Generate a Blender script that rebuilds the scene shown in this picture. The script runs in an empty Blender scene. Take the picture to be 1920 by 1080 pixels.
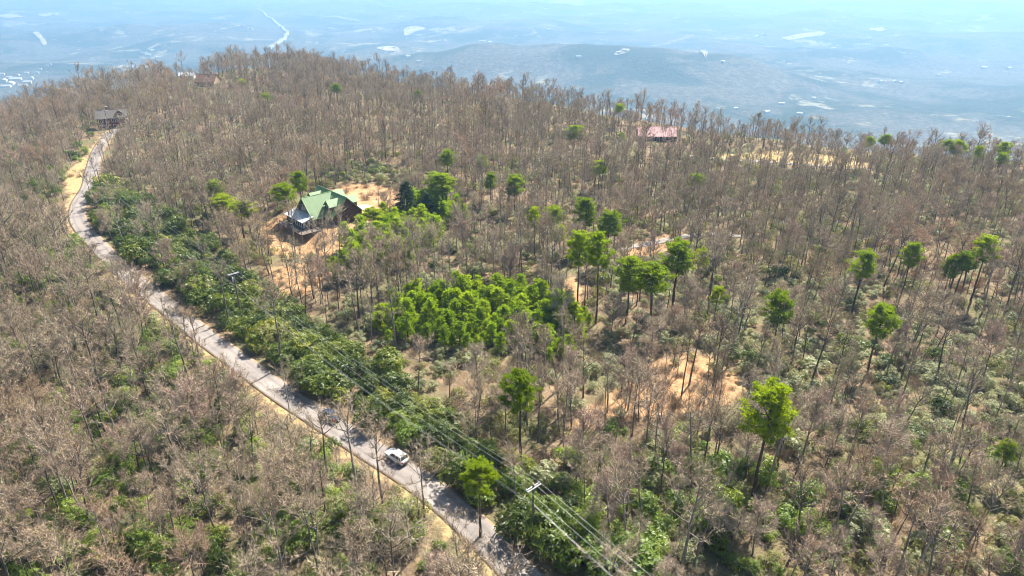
import bpy, bmesh, math, random
import numpy as np
from mathutils import Vector, Matrix

R = math.radians
rng = np.random.default_rng(7)
random.seed(7)
scene = bpy.context.scene
C = scene.collection

# ------------------------------------------------------------------ camera, sky, sun, exposure
CAM_H, PITCH, FPX = 72.0, R(25.0), 1280.0          # focal length in pixels of a 1920 px wide frame
cam_d = bpy.data.cameras.new('camera')
cam_d.sensor_width = 36.0
cam_d.lens = 24.0
cam_d.clip_start = 1.0
cam_d.clip_end = 120000.0
cam = bpy.data.objects.new('camera', cam_d)
C.objects.link(cam)
cam.location = (0, 0, CAM_H)
cam.rotation_euler = (R(90) - PITCH, 0, 0)
scene.camera = cam

SUN_AZ, SUN_EL = R(36.0), R(50.0)                  # clockwise from +Y, above the horizon
world = bpy.data.worlds.new('World')
scene.world = world
world.use_nodes = True
wn = world.node_tree
bg = wn.nodes['Background']
sky = wn.nodes.new('ShaderNodeTexSky')
sky.sky_type = 'NISHITA'
sky.sun_disc = False
sky.sun_elevation = SUN_EL
sky.sun_rotation = SUN_AZ
sky.air_density = 1.0
sky.dust_density = 1.0
wn.links.new(sky.outputs[0], bg.inputs[0])
bg.inputs[1].default_value = 0.068
sun_d = bpy.data.lights.new('sun', 'SUN')
sun_d.energy = 5.0
sun_d.angle = R(0.55)
sun_d.color = (1.0, 0.94, 0.85)
sun = bpy.data.objects.new('sun', sun_d)
C.objects.link(sun)
sdir = Vector((math.sin(SUN_AZ) * math.cos(SUN_EL), math.cos(SUN_AZ) * math.cos(SUN_EL), math.sin(SUN_EL)))
sun.rotation_euler = (-sdir).to_track_quat('-Z', 'Y').to_euler()
sun.location = (100, 150, 200)
scene.view_settings.view_transform = 'Standard'
scene.view_settings.look = 'None'
scene.view_settings.exposure = 1.42
scene.view_settings.gamma = 1.0
scene.view_settings.use_curve_mapping = False
cy = scene.cycles
cy.max_bounces = 3
cy.diffuse_bounces = 1
cy.glossy_bounces = 1
cy.transmission_bounces = 2
cy.transparent_max_bounces = 6
cy.volume_bounces = 0
scene.render.filter_size = 1.0 if hasattr(scene.render, 'filter_size') else 1.5
cy.filter_width = 1.0
cy.use_adaptive_sampling = True
cy.adaptive_threshold = 0.03
cy.adaptive_min_samples = 24
cy.caustics_reflective = False
cy.caustics_refractive = False

# ------------------------------------------------------------------ terrain shape
def _hash(i, j, s):
    n = (i.astype(np.int64) * 374761393 + j.astype(np.int64) * 668265263 + s * 974634777) & 0xFFFFFFFF
    n = ((n ^ (n >> 13)) * 1274126177) & 0xFFFFFFFF
    return ((n ^ (n >> 16)) & 0xFFFF) / 65535.0

def vnoise(x, y, s=0):
    xi, yi = np.floor(x), np.floor(y)
    fx, fy = x - xi, y - yi
    fx = fx * fx * fx * (fx * (fx * 6 - 15) + 10)
    fy = fy * fy * fy * (fy * (fy * 6 - 15) + 10)
    a, b = _hash(xi, yi, s), _hash(xi + 1, yi, s)
    c, d = _hash(xi, yi + 1, s), _hash(xi + 1, yi + 1, s)
    return (a + (b - a) * fx) * (1 - fy) + (c + (d - c) * fx) * fy - 0.5

def fbm(x, y, s=0, o=4):
    v, a = 0, 1.0
    for k in range(o):
        v = v + a * vnoise(x * 2 ** k + 17.3 * k, y * 2 ** k - 9.1 * k, s + k)
        a *= 0.5
    return v

def smooth(a, b, x):
    t = np.clip((x - a) / (b - a), 0, 1)
    return t * t * (3 - 2 * t)

def seg_dist(x, y, pts, closed=False):
    d = np.full(np.shape(x), 1e9)
    n = len(pts)
    for i in range(n if closed else n - 1):
        ax, ay = pts[i]
        bx, by = pts[(i + 1) % n]
        dx, dy = bx - ax, by - ay
        t = np.clip(((x - ax) * dx + (y - ay) * dy) / (dx * dx + dy * dy + 1e-9), 0, 1)
        d = np.minimum(d, np.hypot(x - ax - t * dx, y - ay - t * dy))
    return d

def inside(x, y, pts):
    r = np.zeros(np.shape(x), bool)
    n = len(pts)
    for i in range(n):
        ax, ay = pts[i]
        bx, by = pts[(i + 1) % n]
        if ay == by:
            continue
        c = ((ay > y) != (by > y)) & (x < (bx - ax) * (y - ay) / (by - ay) + ax)
        r ^= c
    return r

def sdf(x, y, pts):
    d = seg_dist(x, y, pts, True)
    return np.where(inside(x, y, pts), -d, d)

# plan of the mountain top, metres; the camera hovers over (0, 0)
PLATEAU = [(-900, -700), (-420, 0), (-345, 250), (-318, 400), (-315, 470), (-300, 535), (-238, 572), (-170, 585), (-100, 512),
           (-20, 445), (42, 380), (92, 335), (140, 300), (234, 268), (420, 240), (800, 210), (1100, -700)]
ROAD = [(-196, 345), (-194, 330), (-183, 300), (-168, 268), (-155, 242), (-147, 222), (-136, 203), (-114, 177.5), (-96, 158.5),
        (-79.8, 142.6), (-66.5, 129.5), (-55, 118.7), (-43.5, 108), (-32.8, 98.9), (-24.5, 91.8), (-16.9, 85.5), (-10, 79), (-4.5, 72.6), (0, 66.9), (8, 57), (22, 40), (42, 20)]
HOUSE = (-55.5, 203.0)
HOUSE_Z = 2.2

def road_smooth():
    p = np.array(ROAD, float)
    out = []
    for i in range(len(p) - 1):
        p0, p1, p2, p3 = p[max(i - 1, 0)], p[i], p[i + 1], p[min(i + 2, len(p) - 1)]
        n = max(2, int(np.hypot(*(p2 - p1)) / 2.5))
        for k in range(n):
            t = k / n
            out.append(0.5 * (2 * p1 + (p2 - p0) * t + (2 * p0 - 5 * p1 + 4 * p2 - p3) * t * t + (3 * p1 - p0 - 3 * p2 + p3) * t ** 3))
    out.append(p[-1])
    return np.array(out)

ROADC = road_smooth()
ROADL = [tuple(q) for q in ROAD]

def height(x, y):
    x = np.asarray(x, float)
    y = np.asarray(y, float)
    dr = seg_dist(x, y, ROADL)
    near = smooth(4, 22, dr)
    left = np.interp(y, [q[1] for q in ROADL[::-1]], [q[0] for q in ROADL[::-1]]) - x     # metres to the left of the road
    z = near * (2.6 * fbm(x / 60, y / 60, 3, 3) + 0.9 * fbm(x / 14, y / 14, 9, 2))
    z = z - smooth(5, 120, left) * 12.0
    dh = np.hypot(x - HOUSE[0], y - HOUSE[1])
    # the level pad of the green roofed house with a bank towards the road
    vx, vy = -0.74, -0.68
    fr = (x - HOUSE[0]) * vx + (y - HOUSE[1]) * vy
    pad = HOUSE_Z - smooth(8.5, 17, fr) * 3.2
    w = 1 - smooth(15, 34, dh)
    z = z * (1 - w) + pad * w
    d = sdf(x, y, PLATEAU)
    far = np.maximum(d, 0)
    floor = -430 + 130 * fbm(x / 1500, y / 1500, 21, 5) * smooth(2800, 7000, far) + 90 * fbm(x / 800, y / 800, 31, 4) * smooth(600, 4500, far)
    # the dark wooded ridge that stands in the valley
    rx, ry = (x - 250) / 1300, (y - 3800 + 0.2 * x) / 380
    floor = floor + 122 * np.exp(-(rx ** 4) - ry ** 2) * (1 + 0.35 * fbm(x / 500, y / 500, 41, 3))
    rx, ry = (x + 2400) / 1500, (y - 6500) / 700
    floor = floor + 40 * np.exp(-rx ** 2 - ry ** 2)
    rx, ry = (x - 4200) / 2500, (y - 8200) / 800
    floor = floor + 60 * np.exp(-rx ** 2 - ry ** 2)
    drop = np.sqrt(far ** 2 + 22.0 ** 2) - 22.0
    slope = z - 0.66 * drop
    k = 40.0
    m = np.maximum(slope, floor)
    dd = np.abs(slope - floor)
    m = m + np.where(dd < k, (k - dd) ** 2 / (4 * k), 0)
    return np.where(d < -5, z, np.where(far > 0, m, np.maximum(m, z)))

def h1(x, y):
    return float(height(np.array([x]), np.array([y]))[0])

CP, SP = math.cos(PITCH), math.sin(PITCH)
def project(x, y, z):
    zc = y * CP - (z - CAM_H) * SP
    yc = y * SP + (z - CAM_H) * CP
    return 960 + FPX * x / zc, 540 - FPX * yc / zc, zc

_T = np.concatenate([np.linspace(60, 1200, 1600), np.geomspace(1201, 40000, 2500)])
def place(px, py, up=0.0):
    """point on the terrain whose spot 'up' metres above the ground is seen at that place of the photograph"""
    a, b = (px - 960) / FPX, (540 - py) / FPX
    dx, dy, dz = a, CP + b * SP, -SP + b * CP
    zz = CAM_H + dz * _T
    g = height(dx * _T, dy * _T) + up
    i = int(np.argmax(zz < g))
    if i == 0:
        i = 1
    f0, f1 = zz[i - 1] - g[i - 1], zz[i] - g[i]
    t = _T[i - 1] + (_T[i] - _T[i - 1]) * (f0 / (f0 - f1) if f0 != f1 else 0)
    return dx * t, dy * t, CAM_H + dz * t - up

def zone(pts):
    return [place(*p)[:2] for p in pts]

# ------------------------------------------------------------------ helpers
def tag(o, label=None, cat=None, group=None, kind=None):
    if label: o['label'] = label
    if cat: o['category'] = cat
    if group: o['group'] = group
    if kind: o['kind'] = kind
    return o

def empty(name, loc, rz=0.0, scl=None):
    o = bpy.data.objects.new(name, None)
    o.empty_display_size = 0.5
    o.location = loc
    o.rotation_euler = (0, 0, rz)
    if scl is not None:
        o.scale = scl
    C.objects.link(o)
    return o

def link(name, me, parent=None, loc=None):
    o = bpy.data.objects.new(name, me)
    C.objects.link(o)
    if parent is not None:
        o.parent = parent
    if loc is not None:
        o.location = loc
    return o

class MB:
    """collects boxes, bars, tubes and faces into one mesh"""
    def __init__(s):
        s.v, s.f, s.m = [], [], []
    def add(s, vs, fs, mi=0):
        n = len(s.v)
        s.v += [tuple(q) for q in vs]
        s.f += [tuple(n + i for i in f) for f in fs]
        s.m += [mi] * len(fs)
    def box(s, x0, x1, y0, y1, z0, z1, mi=0):
        s.add([(x0, y0, z0), (x1, y0, z0), (x1, y1, z0), (x0, y1, z0), (x0, y0, z1), (x1, y0, z1), (x1, y1, z1), (x0, y1, z1)],
              [(0, 3, 2, 1), (4, 5, 6, 7), (0, 1, 5, 4), (1, 2, 6, 5), (2, 3, 7, 6), (3, 0, 4, 7)], mi)
        return s
    def slab(s, quad, t):
        """a quad of four corners thickened downwards along its normal"""
        q = [Vector(p) for p in quad]
        n = (q[1] - q[0]).cross(q[3] - q[0]).normalized() * t
        s.add(q + [p - n for p in q], [(0, 1, 2, 3), (7, 6, 5, 4), (0, 4, 5, 1), (1, 5, 6, 2), (2, 6, 7, 3), (3, 7, 4, 0)])
        return s
    def prism(s, poly, axis, a, b):
        """poly of (u, z); extruded along axis 'x' or 'y' from a to b"""
        n = len(poly)
        def P(u, z, t): return (t, u, z) if axis == 'x' else (u, t, z)
        s.add([P(u, z, a) for u, z in poly] + [P(u, z, b) for u, z in poly],
              [tuple(range(n))[::-1], tuple(range(n, 2 * n))] + [(i, (i + 1) % n, n + (i + 1) % n, n + i) for i in range(n)])
        return s
    def tube(s, p0, p1, r0, r1, n=6, mi=0, cap=True):
        p0, p1 = Vector(p0), Vector(p1)
        d = (p1 - p0).normalized()
        a = d.orthogonal().normalized()
        b = d.cross(a)
        vs = []
        for p, r in ((p0, r0), (p1, r1)):
            for k in range(n):
                t = 2 * math.pi * k / n
                vs.append(p + (a * math.cos(t) + b * math.sin(t)) * r)
        fs = [(k, (k + 1) % n, n + (k + 1) % n, n + k) for k in range(n)]
        if cap:
            fs += [tuple(range(n))[::-1], tuple(range(n, 2 * n))]
        s.add(vs, fs, mi)
        return s
    def mesh(s, name, mats, flip=True):
        me = bpy.data.meshes.new(name)
        me.from_pydata(s.v, [], s.f)
        for m in (mats if isinstance(mats, (list, tuple)) else [mats]):
            me.materials.append(m)
        if len(set(s.m)) > 1:
            me.polygons.foreach_set('material_index', s.m)
        if flip and len(s.f) < 4000:
            bm = bmesh.new()
            bm.from_mesh(me)
            bmesh.ops.recalc_face_normals(bm, faces=bm.faces)
            bm.to_mesh(me)
            bm.free()
        me.update()
        return me
    def build(s, name, mats, parent=None, loc=None):
        return link(name, s.mesh(name, mats), parent, loc)

def np_mesh(name, verts, faces, mats, mi=None):
    """verts (n,3) and faces (m,k) arrays with k = 3 or 4"""
    me = bpy.data.meshes.new(name)
    verts = np.asarray(verts, np.float32)
    faces = np.asarray(faces, np.int32)
    me.vertices.add(len(verts))
    me.vertices.foreach_set('co', verts.ravel())
    k = faces.shape[1]
    me.loops.add(faces.size)
    me.loops.foreach_set('vertex_index', faces.ravel())
    me.polygons.add(len(faces))
    me.polygons.foreach_set('loop_start', np.arange(0, faces.size, k, dtype=np.int32))
    for m in mats:
        me.materials.append(m)
    if mi is not None:
        me.polygons.foreach_set('material_index', np.asarray(mi, np.int32))
    me.update(calc_edges=True)
    return me

# ------------------------------------------------------------------ materials
class NT:
    def __init__(s, name):
        s.m = bpy.data.materials.new(name)
        s.m.use_nodes = True
        s.t = s.m.node_tree
        s.p = s.t.nodes['Principled BSDF']
        s.o = s.t.nodes['Material Output']
    def n(s, typ, **kw):
        x = s.t.nodes.new('ShaderNode' + typ)
        for k, v in kw.items():
            setattr(x, k, v)
        return x
    def l(s, a, b):
        s.t.links.new(a, b)
    def ramp(s, fac, stops, interp='LINEAR'):
        r = s.n('ValToRGB')
        r.color_ramp.interpolation = interp
        e = r.color_ramp.elements
        e[0].position, e[0].color = stops[0][0], (*stops[0][1], 1)
        e[1].position, e[1].color = stops[1][0], (*stops[1][1], 1)
        for p, c in stops[2:]:
            q = e.new(p)
            q.color = (*c, 1)
        s.l(fac, r.inputs[0])
        return r.outputs[0]
    def noise(s, scale, detail=3, rough=0.55, vec=None, dist=0.0):
        x = s.n('TexNoise')
        x.inputs['Scale'].default_value = scale
        x.inputs['Detail'].default_value = detail
        x.inputs['Roughness'].default_value = rough
        x.inputs['Distortion'].default_value = dist
        if vec is not None:
            s.l(vec, x.inputs['Vector'])
        return x.outputs['Fac']
    def mix(s, fac, a, b, typ='MIX'):
        x = s.n('MixRGB', blend_type=typ)
        for sock, v in ((x.inputs[0], fac), (x.inputs[1], a), (x.inputs[2], b)):
            if isinstance(v, (int, float)):
                sock.default_value = v
            elif isinstance(v, tuple):
                sock.default_value = (*v, 1)
            else:
                s.l(v, sock)
        return x.outputs[0]
    def math(s, op, a, b=0.0, c=None):
        x = s.n('Math', operation=op)
        for sock, v in ((x.inputs[0], a), (x.inputs[1], b)):
            if isinstance(v, (int, float)): sock.default_value = v
            else: s.l(v, sock)
        return x.outputs[0]
    def step(s, v, a, b):
        x = s.n('MapRange', interpolation_type='SMOOTHSTEP')
        s.l(v, x.inputs[0])
        x.inputs[1].default_value, x.inputs[2].default_value = a, b
        return x.outputs[0]
    def bump(s, hgt, strength, dist=0.1):
        x = s.n('Bump')
        x.inputs['Strength'].default_value = strength
        x.inputs['Distance'].default_value = dist
        s.l(hgt, x.inputs['Height'])
        s.l(x.outputs[0], s.p.inputs['Normal'])
    def base(s, c):
        s.l(c, s.p.inputs['Base Color'])
    def set(s, rough=0.7, spec=0.3, metal=0.0):
        s.p.inputs['Roughness'].default_value = rough
        s.p.inputs['Specular IOR Level'].default_value = spec
        s.p.inputs['Metallic'].default_value = metal
        return s

def plain(name, col, rough=0.6, spec=0.4, metal=0.0, var=0.25, scale=1.5):
    t = NT(name).set(rough, spec, metal)
    geo = t.n('NewGeometry')
    f = t.noise(scale, 4, 0.6, geo.outputs['Position'])
    lo = tuple(c * (1 - var) for c in col)
    hi = tuple(min(1, c * (1 + var)) for c in col)
    t.base(t.ramp(f, [(0.3, lo), (0.7, hi)]))
    return t.m

def bark(name, stops, rough=0.9, stand=False):
    t = NT(name).set(rough, 0.15)
    oi = t.n('ObjectInfo')
    tc = t.n('TexCoord')
    c = t.ramp(oi.outputs['Random'], stops)
    if stand:
        st = t.noise(0.022, 3, 0.6, oi.outputs['Location'])
        c = t.mix(1.0, c, t.ramp(st, [(0.32, (1.12, 0.94, 0.84)), (0.44, (1.0, 1.0, 0.98)), (0.56, (0.88, 0.90, 0.86)), (0.68, (1.18, 1.12, 0.92))]), 'MULTIPLY')
    f = t.noise(3.0, 3, 0.6, tc.outputs['Object'])
    t.base(t.mix(0.55, c, t.ramp(f, [(0.25, (0.35, 0.33, 0.32)), (0.75, (1.25, 1.2, 1.15))]), 'MULTIPLY'))
    return t.m

M = {}
M['bark'] = bark('bark', [(0.0, (0.12, 0.10, 0.085)), (0.4, (0.19, 0.165, 0.14)), (0.75, (0.30, 0.265, 0.225)), (1.0, (0.40, 0.36, 0.31))])
M['twig'] = bark('twig', [(0.0, (0.33, 0.255, 0.17)), (0.25, (0.48, 0.395, 0.285)), (0.5, (0.44, 0.335, 0.24)), (0.75, (0.54, 0.45, 0.315)), (1.0, (0.55, 0.42, 0.315))], stand=True)
M['budtwig'] = bark('budtwig', [(0.0, (0.58, 0.45, 0.34)), (0.5, (0.52, 0.38, 0.30)), (1.0, (0.62, 0.52, 0.39))])
M['log_pale'] = bark('log_pale', [(0.0, (0.34, 0.30, 0.26)), (1.0, (0.50, 0.46, 0.40))])
M['pine_bark'] = bark('pine_bark', [(0.0, (0.10, 0.075, 0.06)), (1.0, (0.17, 0.13, 0.105))])

def foliage(name, stops, trans=0.35, rough=0.45, spec=0.4, tcol=1.5):
    t = NT(name).set(rough, spec)
    oi = t.n('ObjectInfo')
    tc = t.n('TexCoord')
    f = t.noise(1.1, 3, 0.6, tc.outputs['Object'])
    v = t.math('ADD', t.math('MULTIPLY', oi.outputs['Random'], 0.6), t.math('MULTIPLY', t.math('SUBTRACT', f, 0.3), 1.0))
    c = t.ramp(v, stops)
    t.base(c)
    tr = t.n('BsdfTranslucent')
    t.l(t.mix(1.0, c, (tcol, tcol * 1.05, tcol * 0.7), 'MULTIPLY'), tr.inputs['Color'])
    ms = t.n('MixShader')
    ms.inputs[0].default_value = trans
    t.l(t.p.outputs[0], ms.inputs[1])
    t.l(tr.outputs[0], ms.inputs[2])
    t.l(ms.outputs[0], t.o.inputs['Surface'])
    return t.m

M['pine'] = foliage('pine', [(0.0, (0.15, 0.215, 0.008)), (0.5, (0.29, 0.375, 0.010)), (1.0, (0.43, 0.47, 0.012))], 0.46, 0.5, 0.25)
M['youngpine'] = foliage('youngpine', [(0.0, (0.18, 0.26, 0.014)), (0.5, (0.31, 0.41, 0.016)), (1.0, (0.44, 0.50, 0.02))], 0.62, 0.5, 0.25)
M['cedar'] = foliage('cedar', [(0.0, (0.020, 0.042, 0.016)), (1.0, (0.045, 0.075, 0.022))], 0.2, 0.6, 0.2)
M['rhodo'] = foliage('rhodo', [(0.0, (0.05, 0.068, 0.014)), (0.45, (0.09, 0.13, 0.017)), (0.75, (0.17, 0.205, 0.022)), (1.0, (0.46, 0.39, 0.035))], 0.42, 0.42, 0.45)
M['laurel'] = foliage('laurel', [(0.0, (0.17, 0.19, 0.09)), (0.5, (0.29, 0.30, 0.155)), (1.0, (0.44, 0.42, 0.24))], 0.38, 0.5, 0.4)
M['fresh'] = foliage('fresh', [(0.0, (0.10, 0.155, 0.025)), (0.5, (0.18, 0.255, 0.035)), (1.0, (0.31, 0.36, 0.05))], 0.45, 0.42, 0.45)
M['olive'] = foliage('olive', [(0.0, (0.12, 0.145, 0.05)), (0.5, (0.21, 0.215, 0.07)), (1.0, (0.36, 0.32, 0.11))], 0.42, 0.5, 0.35)

def terrain_material():
    t = NT('terrain').set(0.95, 0.1)
    geo = t.n('NewGeometry')
    pos = geo.outputs['Position']
    sep = t.n('SeparateXYZ')
    t.l(pos, sep.inputs[0])
    # leaf litter of the mountain top
    litter = t.ramp(t.noise(0.35, 6, 0.65, pos), [(0.25, (0.10, 0.070, 0.042)), (0.5, (0.21, 0.152, 0.094)), (0.75, (0.36, 0.265, 0.16))])
    litter = t.mix(t.step(t.noise(0.05, 3, 0.6, pos), 0.45, 0.62), litter, t.ramp(t.noise(0.8, 4, 0.6, pos), [(0.3, (0.12, 0.115, 0.055)), (0.7, (0.21, 0.20, 0.10))]))
    litter = t.mix(0.55, litter, t.ramp(t.noise(2.6, 5, 0.7, pos), [(0.3, (0.45, 0.42, 0.40)), (0.7, (1.3, 1.28, 1.25))]), 'MULTIPLY')
    dirt = t.ramp(t.noise(0.5, 6, 0.65, pos), [(0.28, (0.28, 0.15, 0.075)), (0.5, (0.44, 0.26, 0.13)), (0.72, (0.56, 0.375, 0.20))])
    straw = t.ramp(t.noise(0.9, 5, 0.65, pos), [(0.3, (0.30, 0.215, 0.10)), (0.7, (0.52, 0.385, 0.19))])
    ad = t.n('Attribute', attribute_name='dirt')
    av = t.n('Attribute', attribute_name='straw')
    edge = t.math('MULTIPLY', t.math('SUBTRACT', t.noise(0.45, 4, 0.6, pos), 0.5), 0.7)
    fd = t.step(t.math('ADD', ad.outputs['Fac'], edge), 0.35, 0.65)
    fv = t.step(t.math('ADD', av.outputs['Fac'], edge), 0.35, 0.65)
    top = t.mix(fv, t.mix(fd, litter, dirt), straw)
    # the wooded valley far below
    mp = t.n('Mapping')
    mp.inputs['Scale'].default_value = (1, 1, 0.2)
    t.l(pos, mp.inputs[0])
    vp = mp.outputs[0]
    wood = t.ramp(t.noise(0.045, 5, 0.75, vp), [(0.36, (0.04, 0.04, 0.03)), (0.5, (0.09, 0.08, 0.06)), (0.64, (0.17, 0.145, 0.11))])
    pines = t.step(t.noise(0.0016, 8, 0.72, vp, 0.4), 0.46, 0.56)
    wood = t.mix(pines, wood, t.ramp(t.noise(0.05, 4, 0.7, vp), [(0.35, (0.010, 0.018, 0.012)), (0.65, (0.045, 0.058, 0.03))]))
    meadow = t.math('MULTIPLY', t.step(t.noise(0.0021, 8, 0.72, vp, 0.6), 0.56, 0.60), t.step(t.noise(0.010, 4, 0.6, vp), 0.42, 0.52))
    flat = t.step(t.math('ADD', sep.outputs[2], 0.0), -330.0, -400.0)
    wood = t.mix(t.math('MULTIPLY', meadow, flat), wood, t.ramp(t.noise(0.006, 4, 0.6, vp), [(0.3, (0.20, 0.185, 0.11)), (0.7, (0.36, 0.31, 0.22))]))
    low = t.step(sep.outputs[2], -25.0, -70.0)
    t.base(t.mix(low, top, wood))
    hh = t.mix(low, t.noise(1.2, 5, 0.7, pos), t.math('MULTIPLY', t.noise(0.05, 4, 0.75, vp), 25.0))
    t.bump(hh, 0.9, 0.35)
    return t.m
M['terrain'] = terrain_material()

def road_material():
    t = NT('asphalt').set(0.9, 0.2)
    geo = t.n('NewGeometry')
    p = geo.outputs['Position']
    a = t.ramp(t.noise(0.12, 5, 0.6, p, 0.8), [(0.3, (0.20, 0.175, 0.158)), (0.55, (0.285, 0.25, 0.225)), (0.75, (0.37, 0.325, 0.29))])
    a = t.mix(0.5, a, t.ramp(t.noise(6, 3, 0.7, p), [(0.3, (0.7, 0.7, 0.7)), (0.7, (1.25, 1.25, 1.25))]), 'MULTIPLY')
    au = t.n('Attribute', attribute_name='across')
    e = t.math('ADD', t.math('ABSOLUTE', au.outputs['Fac']), t.math('MULTIPLY', t.math('SUBTRACT', t.noise(0.6, 4, 0.65, p), 0.5), 0.5))
    tr = t.math('ABSOLUTE', t.math('SUBTRACT', t.math('ABSOLUTE', au.outputs['Fac']), 0.42))
    a = t.mix(t.math('MULTIPLY', t.step(tr, 0.22, 0.02), 0.35), a, (0.13, 0.115, 0.10))
    a = t.mix(t.step(t.noise(1.3, 5, 0.7, p), 0.62, 0.70), a, (0.20, 0.13, 0.075))
    a = t.mix(t.step(e, 0.74, 0.98), a, (0.25, 0.175, 0.105))
    t.base(a)
    t.bump(t.noise(9, 3, 0.7, p), 0.4, 0.03)
    return t.m
M['asphalt'] = road_material()
M['gravel'] = plain('gravel', (0.30, 0.27, 0.235), 0.95, 0.1, 0, 0.35, 1.2)

def metal_roof(name, col, rough=0.45, var=0.12):
    t = NT(name).set(rough, 0.5)
    tc = t.n('TexCoord')
    f = t.noise(0.8, 5, 0.65, tc.outputs['Object'])
    t.base(t.ramp(f, [(0.3, tuple(c * (1 - var) for c in col)), (0.7, tuple(c * (1 + var) for c in col))]))
    return t.m
M['green_metal'] = metal_roof('green_metal', (0.155, 0.255, 0.10), 0.5)
M['pale_metal'] = metal_roof('pale_metal', (0.62, 0.66, 0.70), 0.4)
M['tan_metal'] = metal_roof('tan_metal', (0.62, 0.55, 0.42), 0.5)
M['town_roof'] = metal_roof('town_roof', (0.42, 0.42, 0.42), 0.6)
M['pink_metal'] = metal_roof('pink_metal', (0.52, 0.27, 0.26), 0.35)

def siding(name, col, pitch=0.28):
    t = NT(name).set(0.8, 0.2)
    tc = t.n('TexCoord')
    sp = t.n('SeparateXYZ')
    t.l(tc.outputs['Object'], sp.inputs[0])
    w = t.math('ABSOLUTE', t.math('SUBTRACT', t.math('FRACT', t.math('DIVIDE', sp.outputs[2], pitch)), 0.5))
    f = t.noise(1.6, 4, 0.65, tc.outputs['Object'])
    c = t.ramp(f, [(0.3, tuple(q * 0.65 for q in col)), (0.7, tuple(q * 1.3 for q in col))])
    t.base(t.mix(t.step(w, 0.40, 0.5), c, tuple(q * 0.35 for q in col)))
    t.bump(t.math('SUBTRACT', 0.5, w), 0.8, 0.06)
    return t.m
M['log'] = siding('log', (0.085, 0.055, 0.042), 0.3)
M['red_siding'] = siding('red_siding', (0.16, 0.05, 0.035), 0.22)
M['white_siding'] = siding('white_siding', (0.74, 0.73, 0.70), 0.22)
M['tan_siding'] = siding('tan_siding', (0.5, 0.38, 0.25), 0.22)
M['shingle'] = plain('shingle', (0.15, 0.135, 0.12), 1.0, 0.03, 0, 0.25, 2.5)
M['tan_shingle'] = plain('tan_shingle', (0.42, 0.31, 0.21), 0.9, 0.15, 0, 0.2, 1.5)
M['red_shingle'] = plain('red_shingle', (0.25, 0.145, 0.10), 0.95, 0.15, 0, 0.2, 1.5)
M['white_paint'] = plain('white_paint', (0.78, 0.78, 0.76), 0.5, 0.4, 0, 0.06)
M['deck_wood'] = plain('deck_wood', (0.20, 0.165, 0.14), 0.85, 0.2, 0, 0.35, 2.0)
M['dark_wood'] = plain('dark_wood', (0.11, 0.085, 0.07), 0.85, 0.2, 0, 0.35, 2.0)
M['concrete'] = plain('concrete', (0.38, 0.36, 0.33), 0.9, 0.2)
M['brick'] = plain('brick', (0.30, 0.14, 0.10), 0.9, 0.2, 0, 0.25, 3.0)
def glass_mat():
    t = NT('window_glass').set(0.06, 0.7)
    t.base(t.ramp(t.noise(0.8, 2, 0.5), [(0.3, (0.012, 0.016, 0.022)), (0.7, (0.03, 0.038, 0.048))]))
    return t.m
M['glass'] = glass_mat()
M['pole_wood'] = plain('pole_wood', (0.17, 0.13, 0.10), 0.9, 0.2, 0, 0.3, 2.0)
M['arm_wood'] = plain('arm_wood', (0.58, 0.56, 0.53), 0.8, 0.25, 0, 0.15, 2.0)
M['galv'] = plain('galv', (0.66, 0.68, 0.70), 0.4, 0.5, 0.2, 0.1, 3.0)
M['cable'] = plain('cable', (0.55, 0.56, 0.57), 0.45, 0.5, 0.3, 0.05, 1.0)
M['ceramic'] = plain('ceramic', (0.75, 0.75, 0.74), 0.25, 0.6, 0, 0.05)
M['car_white'] = plain('car_white', (0.80, 0.81, 0.82), 0.25, 0.6, 0, 0.03)
M['car_blue'] = plain('car_blue', (0.035, 0.05, 0.085), 0.22, 0.7, 0.2, 0.1)
M['rubber'] = plain('rubber', (0.025, 0.025, 0.026), 0.8, 0.2)
M['alloy'] = plain('alloy', (0.55, 0.56, 0.58), 0.3, 0.5, 0.8, 0.05)
M['tail_red'] = plain('tail_red', (0.45, 0.02, 0.02), 0.25, 0.5, 0, 0.05)
M['lamp_clear'] = plain('lamp_clear', (0.75, 0.77, 0.8), 0.15, 0.6, 0, 0.03)
M['trim_black'] = plain('trim_black', (0.03, 0.03, 0.032), 0.5, 0.4)
M['rock'] = plain('rock', (0.33, 0.30, 0.26), 0.95, 0.1, 0, 0.35, 2.0)
M['bare_earth'] = plain('bare_earth', (0.36, 0.31, 0.23), 0.95, 0.1, 0, 0.4, 0.02)
M['highway'] = plain('highway', (0.36, 0.345, 0.32), 0.9, 0.1, 0, 0.1, 0.01)

# ------------------------------------------------------------------ zones of the mountain top
Z = {}
Z['yard'] = zone([(478, 440), (500, 412), (545, 400), (560, 385), (640, 348), (700, 345), (760, 362), (735, 395), (695, 415), (690, 440), (655, 462), (615, 478), (560, 486), (500, 474)])
Z['bank'] = zone([(480, 500), (560, 490), (640, 480), (640, 520), (590, 560), (500, 560)])
Z['thicket_a'] = zone([(640, 510), (668, 462), (715, 418), (790, 392), (850, 396), (862, 430), (800, 470), (715, 520), (655, 540)])
Z['thicket_b'] = zone([(700, 620), (760, 590), (810, 562), (890, 550), (980, 556), (1050, 585), (1088, 605), (1082, 645), (1030, 672), (940, 668), (850, 655), (770, 645), (710, 640)])
Z['belt'] = zone([(172, 372), (205, 350), (300, 400), (390, 455), (470, 520), (560, 590), (650, 650), (760, 730), (850, 800), (950, 880), (1060, 960), (1180, 1080),
                  (1010, 1080), (940, 1000), (850, 905), (760, 830), (650, 750), (560, 690), (470, 620), (390, 560), (300, 490), (230, 430), (185, 400)])
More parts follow.
